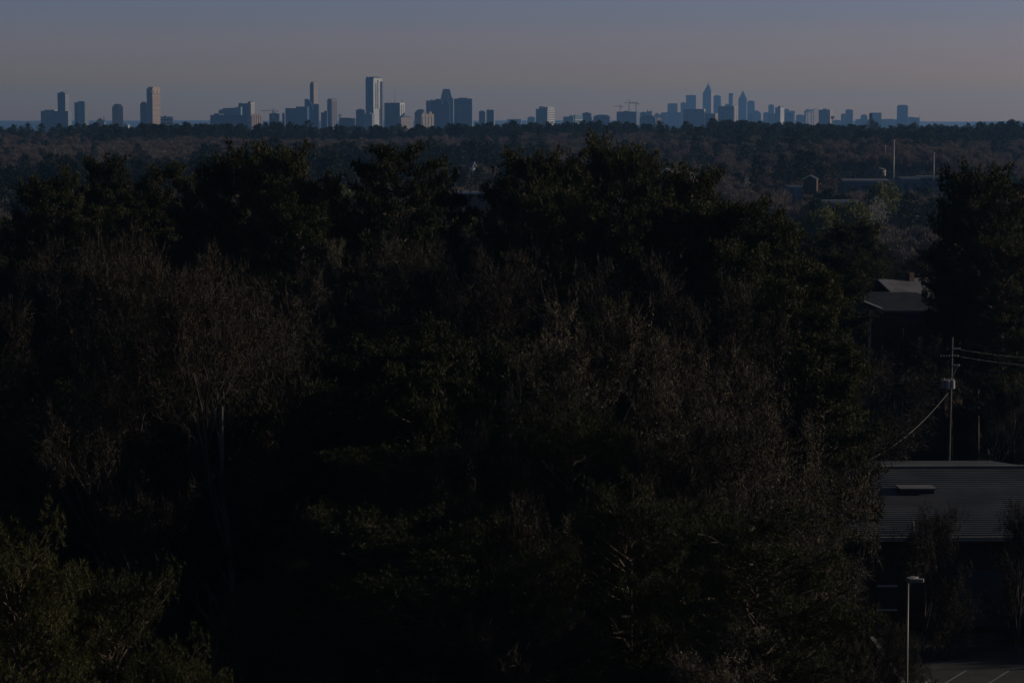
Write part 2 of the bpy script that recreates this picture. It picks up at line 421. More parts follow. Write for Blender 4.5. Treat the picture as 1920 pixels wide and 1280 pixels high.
r_ = T('apartment_tower', 'slim tall residential tower with rounded crown', 581, 588.5, 595.5, 157, 8150, 'glass2', side='brown', theta=42, tops=[('barrel', .15, 1, 153.5, 'brown')])
bands(*r_[:4], 'pale', 30, .3, .95, name='balcony_band', t=.3)
T('office_block', 'stepped low block left of the pinkish tower', 602, 613, 613, 211, 7700, 'glass2', tops=[('box', .5, 1, 208)])
r_ = T('apartment_tower', 'grey tower with pinkish sunlit side and curved top', 613, 622, 632, 188, 7800, 'grey', side='brown', theta=45, tops=[('barrel', .1, 1.0, 185, 'grey')])
fins(*r_[:4], 'grey', 3, 0, 1, .05, .97, face='side', name='pier')
T('office_block', 'long low dark block left of the tallest tower', 636, 665, 665, 222, 7500, 'glass2', tops=[('box', 0, .7, 221)])
r_ = T('office_block', 'cube-like dark block just left of the tallest tower', 667, 684, 686, 206, 7700, 'glass2')
r_ = T('lattice_block', 'low block with pale lattice balconies below the tallest tower', 681, 698, 702, 213, 7600, 'grey')
bands(*r_[:4], 'pale', 5, .5, 1, face='front', name='balcony_band', proud=1.5, t=.3)
# tallest tower of the group
root, w, b, h, g = T('skyscraper', 'tallest blue glass tower with white sunlit side', 685, 700.5, 716.5, 147, 8000, 'glass', side='white', theta=42, tops=[('box', .0, .22, 144, 'glass')])
q = MB(); q.prism([(-w/2+.3*w, h+.02), (w/2, h+.02), (w/2, h+3), (w*.1, h+5), (-w*.15, h+4)], -b*.4, b*.4); q.build('curved_crown', M['glass'], root)
q = MB(); q.box(w/2+.02, w/2+3, b*.34, b*.5, 0, h*.95); q.build('dark_edge', M['glass2'], root)
for f, z0, z1 in ((-.30, .5, .92), (-.08, .5, .97)):
    q = MB(); q.box(w/2+.02, w/2+.4, b*f, b*(f+.13), h*z0, h*z1); q.build('glazed_slot', M['slot'], root)
q = MB(); q.box(w/2+.02, w/2+.5, b*.14, b*.24, h*.03, h*.5); q.build('glazed_slot', M['slot'], root)
r_ = T('office_tower', 'dark flat-topped block with white sunlit side and roof tanks', 720, 750, 758.5, 193, 7900, 'glass2', side='white', theta=35, tops=[('dish', .12, .75, 190, 'white', 4), ('mast', .12, 0, 186), ('mast', .5, 0, 165), ('mast', .95, 0, 186)])
fins(*r_[:4], 'slot', 2, .1, .9, .1, .95, face='side', t=.4, name='window_strip', proud=.4)
q = MB(); w, b, h = r_[1:4]; q.box(-w/2, -w/2+3, -b/2-1, -b/2-.02, h*.35, h); q.build('edge_pier', M['white'], r_[0])
r_ = T('office_block', 'low striped block with hipped roof and sunlit storeys', 745, 752, 774, 221, 7500, 'brown', side='brown', theta=50, tops=[('hip', 0, 1, 217, 'grey')])
bands(*r_[:4], 'pale', 7, .3, 1, name='storey_band', t=.4)
r_ = T('hotel_block', 'dark domed hotel behind the gabled sunlit block', 777, 799, 800, 210, 7700, 'brown', tops=[('barrel', .1, .9, 205, 'grey')])
r_ = T('gabled_block', 'cream block with twin gables lit by the sun', 782, 790.5, 813, 214, 7400, 'brown', side='amber', theta=52)
root, w, b, h, g = r_
fins(root, w, b, h, 'pale', 4, 0, 1, .1, .92, face='side', t=.4, name='bay')
for f in (-.3, .22):
    q = MB(); y0, y1 = b*(f-.14), b*(f+.14)
    q.v = [(w/2-6, y0, h), (w/2+1, y0, h), (w/2+1, y1, h), (w/2-6, y1, h), (w/2-6, (y0+y1)/2, h+9), (w/2+1, (y0+y1)/2, h+9)]
    q.f = [(0, 1, 5, 4), (2, 3, 4, 5), (1, 2, 5), (3, 0, 4)]; q.m = [0]*4; q.build('gable', M['pale'], root)
T('office_tower', 'grey block behind the dark curved tower', 799, 812, 812, 189, 8200, 'grey', tops=[('box', .6, .95, 187)])
outline('curved_tower', 'dark tower with curved shoulder left of the pointed glass tower', [(808, 240), (808, 192), (813, 188), (820, 185.5), (825, 186), (828, 190), (830, 197), (830, 240)], 8000, 40, 'glass2')
root, c, g = outline('pointed_tower', 'pale glass tower with gabled pointed top', [(826, 240), (826, 186), (828, 178), (831, 167), (843.5, 167.5), (847, 182), (850, 186), (850, 240)], 8250, 40, 'teal')
q = MB(); f3 = lambda px, py: (P(px, py, 8250).x-c.x, -.8, P(px, py, 8250).z-g)
for a_, b_ in (((831, 167), (826.5, 185)), ((831.5, 167), (843, 186))):
    q.tube([f3(*a_), f3(*b_)], .9, 4)
q.build('roof_rib', M['white'], root)
outline('curved_tower', 'low curved dark block in front of the pointed glass tower', [(829, 240), (829, 200), (832, 190), (836, 187.5), (840, 190), (843, 203), (843, 240)], 7900, 30, 'glass2')
r_ = T('glass_slab', 'wide blue glass slab right of the pointed tower', 851, 885, 887, 185, 7950, 'glass')
root, w, b, h, g = r_
q = MB(); q.box(-w*.32, w*.42, -b/2-1.2, -b/2-.02, h*.1, h*.86); q.build('pale_curtain_wall', M['grey'], root)
q = MB(); q.box(-w*.32, w*.45, -b/2-1.3, -b/2-.02, h*.02, h*.08); q.build('base_band', M['glass'], root)
T('office_block', 'left half of the small twin block right of the glass slab', 898, 910, 911, 209, 8100, 'grey')
r_ = T('office_block', 'right half of the small twin block right of the glass slab', 912, 926, 928, 206, 8050, 'grey', tops=[('mast', .2, 0, 202)])
T('warehouse', 'low hazy block on the horizon right of the twin block', 951, 977, 977, 223.5, 12500, 'grey', tops=[('mast', .5, 0, 218)])
T('office_block', 'small hazy block on the horizon left of the striped tower', 989, 1003, 1003, 220, 11500, 'grey')
r_ = T('office_tower', 'dark flat-topped tower with white striped sunlit side', 1005, 1026, 1040, 204.5, 8600, 'glass2', side='slot', theta=40, tops=[('box', .22, .75, 200, 'brown'), ('box', .85, 1.0, 200.5, 'pale')])
bands(*r_[:4], 'white', 14, .1, 1, t=.5, name='storey_band', proud=1)
T('office_block', 'dark front half of the teal glass block', 1056, 1075, 1075, 219, 8400, 'teal', tops=[('box', .6, .9, 216.5)])
r_ = T('glass_block', 'bright teal glass block in the middle of the skyline', 1074, 1078, 1093, 217, 8450, 'teal', side='teal', theta=50, tops=[('box', .1, .9, 215.5, 'teal')])
bands(*r_[:4], 'white', 4, .2, .9, name='balcony_band', t=.22)
T('office_tower', 'narrow dark block right of the teal glass block', 1092, 1108, 1110, 212, 8500, 'glass2', tops=[('box', .3, .7, 210.5)])
T('arched_block', 'dark round-shouldered block with barrel roof', 1113, 1143, 1145, 219.5, 8500, 'glass2', tops=[('barrel', .02, 1, 215, 'grey')])
T('office_block', 'large dark building site block under three tower cranes', 1157, 1193, 1200, 209.5, 9000, 'glass2', tops=[('box', .35, .6, 208)])
T('office_block', 'arched dark block right of the crane site', 1200, 1229, 1231, 221, 8800, 'glass2', tops=[('barrel', .1, .95, 216, 'glass2')])
T('office_block', 'hazy block behind the crane site', 1200, 1213, 1213, 211, 11000, 'grey')
r_ = T('twin_peaked_block', 'hazy block with two small corner turrets', 1212.5, 1222, 1222, 209, 11000, 'grey', tops=[('pyr', 0, .25, 205), ('pyr', .75, 1, 205)])
r_ = T('striped_block', 'small pink striped block at the foot of the arched block', 1230, 1231, 1240, 221, 8600, 'brown', side='brown', theta=60)
bands(*r_[:4], 'pale', 6, .1, 1, name='storey_band', t=.35)
# --- downtown
T('office_block', 'low hazy block left of the far centre', 1227, 1250, 1250, 214, 13000, 'grey', tops=[('mast', .3, 0, 208), ('box', .1, .3, 212)])
T('office_block', 'wide hazy podium block in the far centre', 1240, 1284, 1284, 211, 13500, 'glass')
T('office_tower', 'short hazy tower at the left edge of the far centre', 1251.5, 1270, 1270, 195, 14500, 'glass', tops=[('box', .1, .95, 194)])
T('office_tower', 'lower shoulder block left of the square hazy tower', 1276, 1287, 1287, 193, 14600, 'glass')
T('office_tower', 'square flat-topped hazy tower in the far centre', 1286, 1304.5, 1304.5, 179, 14800, 'glass', tops=[('box', .05, .95, 178.6)])
r_ = T('office_block', 'small hazy block with white arched front in the far centre', 1274, 1282, 1283, 212, 12800, 'pale')
r_ = T('office_block', 'large dark block in front of the spired skyscraper', 1283, 1320, 1323, 204.5, 9500, 'glass2', side='pale', theta=35, tops=[('mast', .98, 0, 199)])
r_ = T('skyscraper', 'tallest far skyscraper with stepped pyramid top and spire', 1318, 1333, 1338, 173, 15000, 'glass', side='brown', theta=32)
root, w, b, h, g = r_
zt = lambda py: P(1330, py, 15000).z - g
q = MB(); q.pyramid(-w*.42, w*.46, -b*.46, b*.46, h+.02, zt(158), .12, .12); q.build('pyramid_crown', M['glass'], root)
q = MB(); q.tube([(0, 0, zt(158.5)), (0, 0, zt(155)), (0, 0, zt(151.5))], [3.2, 1.8, .8], 6); q.build('spire', M['amber'], root)
bands(root, w, b, h, 'amber', 4, .9, 1.02, name='setback_band', t=.5)
T('office_tower', 'hazy flat-topped tower right of the spired skyscraper', 1338, 1351, 1352, 180, 15200, 'glass')
T('office_block', 'low block behind the pale-sided slab in the far centre', 1359, 1368, 1368, 196, 14500, 'glass')
T('office_tower', 'thin hazy tower with jutting cap in the far centre', 1366, 1373.5, 1373.5, 178, 15000, 'glass', tops=[('box', 0, 1.15, 175)])
r_ = T('office_block', 'dark low block with sunlit tan side below the spired skyscraper', 1323, 1341, 1346.5, 213, 9300, 'glass2', side='amber', theta=40, tops=[('dish', .5, .7, 211.5, 'white', 2)])
fins(*r_[:4], 'brown', 2, 0, 1, .1, .97, face='side', t=.35, name='pier')
r_ = T('office_tower', 'dark slab with cream sunlit edge between the two pointed towers', 1348, 1376, 1383, 200, 9500, 'glass2', side='pale', theta=38, tops=[('box', 0, 1, 199.2), ('mast', .2, 0, 197), ('mast', .98, 0, 196)])
fins(*r_[:4], 'brown', 2, 0, 1, .05, .97, face='side', t=.35, name='pier')
r_ = T('skyscraper', 'pointed hazy tower with pyramid roof right of the spired skyscraper', 1385, 1399.5, 1401, 184, 15000, 'glass')
root, w, b, h, g = r_
q = MB(); q.pyramid(-w*.42, w*.42, -b*.42, b*.42, h+.02, P(1393, 170, 15000).z-g, .03, .03); q.build('pyramid_roof', M['glass'], root)
q = MB(); q.tube([(0, 0, P(1393, 171, 15000).z-g), (0, 0, P(1393, 167.5, 15000).z-g)], [1.5, .8], 6); q.build('finial', M['white'], root)
T('office_tower', 'hazy slab right of the pointed pyramid-roofed tower', 1401, 1414.5, 1415, 190, 15300, 'glass')
T('office_block', 'low hazy block with white top edge right of the pointed tower', 1402, 1412, 1412, 214, 12500, 'grey')
T('office_block', 'domed-looking hazy block between the pointed and the white-sided towers', 1411.5, 1425, 1427, 210, 14000, 'grey', tops=[('barrel', .15, .85, 207.5)])
T('office_block', 'round-topped hazy block left of the dark white-sided tower', 1431, 1441, 1441, 213, 14000, 'glass', tops=[('barrel', 0, 1, 210.5)])
T('office_tower', 'narrow hazy tower left of the dark white-sided tower', 1440.5, 1451, 1451, 197, 15000, 'glass')
T('office_block', 'low dark blue block at the foot of the narrow hazy tower', 1440, 1454, 1454, 213, 12500, 'glass')
r_ = T('office_tower', 'dark narrow tower with bright white sunlit side', 1454, 1463, 1471, 202, 11000, 'glass2', side='white', theta=42, tops=[('box', .45, .95, 199, 'slot'), ('box', 0, .4, 201.5)])
T('office_block', 'pale low block at the foot of the bright white-sided tower', 1468, 1474, 1476, 229, 9000, 'pale')
T('office_block', 'hazy pair of blocks right of the white-sided tower', 1471, 1490, 1490, 208, 14500, 'grey', tops=[('box', 0, .42, 204.5)])
T('office_block', 'dark gabled block right of the white-sided tower', 1472, 1488, 1489, 213.5, 12000, 'glass2', tops=[('hip', .1, .9, 211)])
T('office_block', 'low hazy block between the gabled block and the beige pair', 1493, 1509, 1509, 216, 14000, 'glass')
r_ = T('office_tower', 'beige sunlit tower with vertical stripes, left of a pair', 1508, 1511, 1526, 208, 13000, 'brown', side='amber', theta=55, tops=[('box', .5, 1.6, 205, 'glass')])
fins(*r_[:4], 'grey', 2, 0, 1, .1, .97, face='side', t=.3, name='pier')
T('office_tower', 'cream sunlit tower with peach top, right of a pair', 1524, 1526, 1535.5, 204.5, 13500, 'pale', side='amber', theta=55)
r_ = T('office_tower', 'dark square block with lit edge right of the beige pair', 1536.5, 1556, 1562.5, 206, 9500, 'glass2', side='brown', theta=38, tops=[('box', .35, .7, 204, 'glass2')])
T('office_block', 'low hazy block behind the dark square block', 1562, 1578, 1578, 226, 13000, 'grey')
T('office_tower', 'hazy stepped tower, taller right part', 1585.5, 1599, 1599, 206, 12500, 'glass')
T('office_block', 'hazy stepped tower, lower left part', 1577, 1586, 1586, 214, 12450, 'glass')
T('office_block', 'low hazy line of blocks left of the lattice mast', 1605, 1632, 1632, 224, 13000, 'grey')
T('office_tower', 'small hazy block with rounded top left of the lattice mast', 1614, 1626, 1626, 216.5, 12500, 'glass', tops=[('barrel', .15, .85, 214.5)])
T('office_tower', 'hazy flat block right behind the lattice mast', 1631, 1652.5, 1652.5, 212, 12200, 'glass', tops=[('box', .1, .95, 211.5)])
T('warehouse', 'long low hazy shed right of the lattice mast', 1652, 1684, 1684, 224, 13500, 'grey')
T('office_tower', 'isolated hazy square tower furthest right', 1683, 1702, 1702.5, 199.5, 12000, 'glass', tops=[('box', .08, .92, 197)])
r_ = T('office_block', 'low stepped block joined to the furthest right tower', 1702.5, 1724, 1724.5, 220.5, 12100, 'glass', tops=[('box', .1, .5, 219.5), ('mast', .97, 0, 215)])

# small far buildings with bright roofs at the tree line
for i, (px, w_, py, D, mt, lb) in enumerate([
        (916, 5, 229, 7000, 'white', 'tiny white block at the tree line below the twin block'),
        (1017, 4, 233, 6500, 'white', 'tiny bright roof at the foot of the striped tower'),
        (1049, 4, 233, 6500, 'white', 'tiny bright roof left of the teal glass block'),
        (1170, 8, 237, 5200, 'white', 'tiny long bright roof below the tower cranes'),
        (1337, 6, 235, 5600, 'pale', 'tiny tan block at the tree line below the spired skyscraper'),
        (1453, 13, 233, 5600, 'pale', 'tiny peach roof at the tree line left of the white-sided tower'),
        (1512, 8, 234, 6000, 'white', 'tiny pair of bright roofs below the beige towers'),
        (1626, 9, 232, 6500, 'white', 'tiny bright roofs left of the lattice mast')]):
    c = P(px, py, D); g = gz(c.x, D); m_ = D/F
    h_ = max(4, c.z-g)
    rt = empty('small_building', (c.x, D, g), 0, label=lb, cat='building')
    q = MB(); q.box(-w_*m_/2, w_*m_/2, 0, 14, 0, h_); q.build('wall', M[mt], rt)
    q = MB(); q.prism([(-w_*m_/2-.4, h_+.02), (w_*m_/2+.4, h_+.02), (w_*m_*.1, h_+2.5)], -.5, 14.5); q.build('roof', M['roofgrey'], rt)

# tower cranes
def crane(px, ytip, yjib, x0, x1, ybase, D, label):
    c = P(px, yjib, D); g = P(px, ybase, D).z - 14
    root = empty('tower_crane', (c.x, D, g), 0, label=label, cat='crane', group='tower cranes on the skyline')
    m_ = D/F; H = c.z - g; tw = 1.5
    q = MB()
    for sx in (-1, 1):
        for sy in (-1, 1): q.box(sx*tw-.35, sx*tw+.35, sy*tw-.35, sy*tw+.35, 0, H)
    n = max(3, int(H/4))
    for i in range(n):
        z0, z1 = H*i/n, H*(i+1)/n; s_ = 1 if i % 2 else -1
        q.tube([(-tw*s_, -tw, z0), (tw*s_, -tw, z1)], .3, 3); q.tube([(-tw*s_, tw, z0), (tw*s_, tw, z1)], .3, 3)
    q.build('mast', M['cranepaint'], root)
    zt_ = P(px, ytip, D).z - g; a0, a1 = (x0-px)*m_, (x1-px)*m_
    q = MB(); q.box(a0, a1, -.9, .9, H, H+.9)
    k_ = max(4, int(abs(a1-a0)/5))
    for i in range(k_): q.tube([(a0+(a1-a0)*i/k_, 0, H+.9), (a0+(a1-a0)*(i+.5)/k_, 0, H+2.2), (a0+(a1-a0)*(i+1)/k_, 0, H+.9)], .25, 3)
    q.build('jib', M['cranepaint'], root)
    q = MB(); q.pyramid(-1.3, 1.3, -1.3, 1.3, H+1, zt_, .2, .2); q.build('apex', M['cranepaint'], root)
    q = MB(); q.tube([(0, 0, zt_), (a0*.8, 0, H+1.2)], .22, 3); q.tube([(0, 0, zt_), (a1*.85, 0, H+1.2)], .22, 3); q.build('tie_bar', M['steel'], root)
    near = a1 if abs(a1) < abs(a0) else a0
    q = MB(); q.box(near-2.5 if near > 0 else near, near if near > 0 else near+2.5, -1.4, 1.4, H-3, H-.02); q.build('counterweight', M['steel'], root)
    q = MB(); q.box(1.6, 3.6, -1, 1, H-3.2, H-.3); q.build('cab', M['steel'], root)
crane(512, 203, 208.5, 489, 521, 213, 7950, 'long-jibbed tower crane above the dark square block')
crane(637, 213, 217, 634, 641.5, 222, 7600, 'small tower crane beside the pinkish tower')
crane(1163, 196, 200, 1151, 1168, 209, 9000, 'left of three cranes above the dark building site block')
crane(1179.5, 186.5, 193, 1172, 1192, 209, 9300, 'faint middle one of three cranes above the building site block')
crane(1192.5, 190, 194.5, 1181, 1198, 209, 9050, 'right of three cranes above the dark building site block')

# lattice mast
def lattice(px, yt, yb, D, label, rings=(), hw=1.8):
    c = P(px, yb, D); g = gz(c.x, D); H = P(px, yt, D).z - g
    root = empty('lattice_mast', (c.x, D, g), 0, label=label, cat='mast')
    q = MB()
    for sx in (-1, 1):
        for sy in (-1, 1): q.tube([(sx*hw, sy*hw, 0), (sx*hw*.5, sy*hw*.5, H)], .35, 4)
    n = int(H/4)
    for i in range(n):
        z0, z1 = H*i/n, H*(i+1)/n; s_ = 1 if i % 2 else -1; a = hw*(1-.5*i/n)
        q.tube([(-a*s_, -a, z0), (a*s_, -a, z1)], .25, 3); q.tube([(a*s_, a, z0), (-a*s_, a, z1)], .25, 3)
    q.build('lattice', M['steel'], root)
    for z, r in rings:
        q = MB(); zz = P(px, z, D).z - g
        for an in range(3):
            x, y = r*math.cos(an*2.1), r*math.sin(an*2.1); q.box(x-.8, x+.8, y-.5, y+.5, zz-1.6, zz+1.6)
        q.tube([(-r, 0, zz), (r, 0, zz)], .2, 4); q.build('antenna_array', M['darkpanel'], root)
lattice(1632, 213, 240, 4200, 'dark lattice mast with antenna drums against the hazy flat block', [(215, 2.2), (218, 1.6), (221, 2.4), (225, 2.2), (229, 1.5)], 1.1)
lattice(1560.5, 219, 240, 4200, 'thin dark mast with round antenna head beside the dark square block', [(219.5, 2), (221, 2)], .6)
lattice(1464.5, 251, 280, 2450, 'pale lattice pole with short arms on the wooded hillside', [(255, 1.2), (262, 1.5), (268, 1.2)], .5)
lattice(1334, 262, 268, 2500, 'short pale pole beside the white steeple on the hillside', [], .3)

# ---------------------------------------------------------------- middle distance
def mast(px, yt, yb, D, r, label):
    t_ = P(px, yt, D); g = gz(t_.x, D); g = min(g, P(px, yb, D).z)
    root = empty('light_mast', (t_.x, D, g), 0, label=label, cat='pole', group='tall pale poles in the clearing')
    q = MB(); q.tube([(0, 0, 0), (0, 0, t_.z-g)], [r, r*.6], 8); q.build('shaft', M['galv'], root, smooth=True)
    q = MB(); q.tube([(0, 0, t_.z-g), (0, 0, t_.z-g+.5)], [r*1.6, r*1.6], 8); q.build('cap', M['galv'], root)
mast(1676.5, 264, 341, 1450, .34, 'tallest pale pole standing before the low white roofs')
mast(1751.5, 288, 338, 1500, .30, 'pale pole just left of the big dark pine')
mast(1660, 274, 318, 1700, .22, 'thinner pale pole left of the tallest pole')
mast(1609.5, 241, 262, 2300, .22, 'faint pale pole high on the hillside')

def shed(name, label, x0, x1, yr, ye, yb, D, dep, roof, wall, cat='building'):
    """long low building: ridge row yr, eave row ye, base row yb"""
    a, b_ = P(x0, ye, D), P(x1, ye, D); g = gz((a.x+b_.x)/2, D); zb = min(g, P(x0, yb, D).z) - .3
    root = empty(name, ((a.x+b_.x)/2, D, zb), 0, label=label, cat=cat)
    w = b_.x-a.x; he = a.z - zb; hr = P(x0, yr, D+dep/2).z - zb
    q = MB(); q.box(-w/2, w/2, 0, dep, 0, he); q.build('wall', M[wall], root)
    q = MB()
    v0 = [(-w/2-.5, -.5, he+.03), (w/2+.5, -.5, he+.03), (w/2+.5, dep+.5, he+.03), (-w/2-.5, dep+.5, he+.03), (-w/2-.5, dep/2, hr), (w/2+.5, dep/2, hr)]
    q.v = v0; q.f = [(0, 1, 5, 4), (2, 3, 4, 5), (1, 2, 5), (3, 0, 4), (0, 3, 2, 1)]; q.m = [0]*5; q.build('roof', M[roof], root)
    q = MB(); q.box(-w/2, w/2, -.9, -.52, he-.5, he+.4); q.build('fascia', M['white'], root)
    n = max(2, int(w/7))
    for i in range(n):
        x = -w/2 + w*(i+.5)/n
        q = MB(); q.box(x-1.2, x+1.2, -.06, -.02, he*.3, he*.68); q.build('window', M['slot'], root)
    return root
shed('warehouse', 'pale flat building with dark roof edge left of the tall poles', 1585, 1604, 321, 323, 332, 1600, 26, 'roofdark', 'pale')
shed('warehouse', 'long low building with a bright white roof edge left of the tallest pole', 1583, 1668, 335, 339, 348, 1420, 30, 'roofgrey', 'grey')
shed('warehouse', 'low building with bright eave between the two tall poles', 1690, 1725, 331, 334.5, 345, 1440, 30, 'roofdark', 'grey')
shed('warehouse', 'grey building behind the right-hand tall pole', 1724, 1775, 329, 332, 345, 1520, 30, 'roofgrey', 'grey')
shed('warehouse', 'small dark building with pale roof edge in the valley clearing', 1480, 1504, 348, 349.5, 358, 1250, 25, 'roofdark', 'grey')
shed('warehouse', 'low blue roofed building at the edge of the valley clearing', 1548, 1612, 374, 378, 386, 960, 20, 'dimblue', 'grey')
shed('long_low_building', 'long pale flat roof in the gap right of the lone layered pine', 860, 932, 358, 361, 372, 1050, 22, 'roofgrey', 'brick')

def cottage(label, px, py, D, w, dep, h, rz, wall='white', roof='roofgrey', pitch=.55, base=None):
    c = P(px, py, D); g = min(gz(c.x, D), c.z - h - w*pitch/2)
    root = empty('house', (c.x, D, g), rz, label=label, cat='house')
    hr = c.z - g; h = hr - w*pitch/2
    q = MB(); q.prism([(-w/2, 0), (w/2, 0), (w/2, h), (0, hr-.05), (-w/2, h)], 0, dep); q.build('wall', M[wall], root)
    for s_ in (-1, 1):
        q = MB(); t_ = .25
        q.prism([(0, hr+t_), (0, hr), (s_*(w/2+.5), h-.5*pitch), (s_*(w/2+.5), h-.5*pitch+t_)][::s_], -.6, dep+.6); q.build('roof', M[roof], root)
        q = MB(); q.prism([(0, hr+t_+.1), (0, hr-.25), (s_*(w/2+.55), h-.5*pitch-.3), (s_*(w/2+.55), h-.5*pitch+.35)][::s_], -.75, -.62); q.build('rake_board', M['white'], root)
    for x in (-w*.22, w*.22):
        q = MB(); q.box(x-.5, x+.5, -.06, -.02, h*.5, h*.5+1.4); q.build('window', M['slot'], root)
    return root
cottage('white gabled house half hidden between the central pines', 1252, 318, 560, 6, 9, 5, R(-30), 'brick', 'roofdark')
cottage('second pale gable left of the white gabled house', 1232, 324, 580, 5, 8, 5, R(-30), 'brick', 'roofdark')
cottage('bright white steep gable on the wooded hillside', 889, 304, 1500, 1.7, 4, 5, R(30), 'white', 'roofgrey', 2.2)
cottage('small grey house in the clearing right of centre', 1519, 329, 1300, 6.5, 8, 4, R(-12), 'brick', 'roofdark')
# small church on the hillside
c = P(1334, 268, 2380); g = gz(c.x, 2380)
st = empty('hillside_church', (c.x, 2380, g), 0, label='tiny white church steeple on the wooded hillside', cat='church')
q = MB(); h1 = P(1334, 264, 2380).z-g; q.box(-1.3, 1.3, -1.3, 1.3, 0, h1); q.build('steeple_base', M['white'], st)
q = MB(); q.pyramid(-1, 1, -1, 1, h1+.02, P(1334, 256.5, 2380).z-g, .05, .05); q.build('spire', M['white'], st)
q = MB(); hq = P(1334, 269, 2380).z-g; q.prism([(-6, 0), (6, 0), (6, hq-2), (0, hq), (-6, hq-2)], 2, 22); q.build('nave', M['grey'], st)

# roadside sign with two red framed panels
D = 1900; a, b_ = P(1378.5, 274.5, D), P(1411, 283, D); g = gz(a.x, D); root = empty('roadside_sign', ((a.x+b_.x)/2, D, g), 0, label='long red and grey double-panel sign on the hillside', cat='sign')
w = b_.x-a.x; z0, z1 = b_.z-g, a.z-g
for x0, x1, mt in ((-w/2, -.3, 'redpanel'), (.3, w/2, 'darkpanel')):
    q = MB(); q.box(x0, x1, 0, .4, z0, z1); q.build('panel', M[mt], root)
    q = MB(); t_ = .28
    q.box(x0, x1, -.2, -.02, z1-t_, z1); q.box(x0, x1, -.2, -.02, z0, z0+t_); q.box(x0, x0+t_, -.2, -.02, z0+t_+.01, z1-t_-.01); q.box(x1-t_, x1, -.2, -.02, z0+t_+.01, z1-t_-.01)
    q.build('frame', M['signframe'], root)
    q = MB(); xc = x0+.8
    r2 = random.Random(5)
    while xc < x1-1.1:
        ww = r2.uniform(.25, .6); q.box(xc, xc+ww, -.08, -.02, (z0+z1)/2-.45, (z0+z1)/2+r2.choice([.45, .3])); xc += ww+.22
    o = q.build('lettering', M['can'], root); o['kind'] = 'stuff'
for x in (-w*.3, w*.3):
    q = MB(); q.tube([(x, .8, -1), (x, .8, z0)], .3, 8); q.build('post', M['steel'], root)
D = 1900; t_ = P(1415, 274.5, D); root = empty('sign_post', (t_.x, D, g), 0, label='thin pale post right of the red double-panel sign', cat='post')
q = MB(); q.tube([(0, 0, -1), (0, 0, t_.z-g)], .22, 6); q.build('shaft', M['galv'], root)
q = MB(); q.box(-.5, .5, -.3, .3, t_.z-g, t_.z-g+1.0); q.build('head', M['galv'], root)

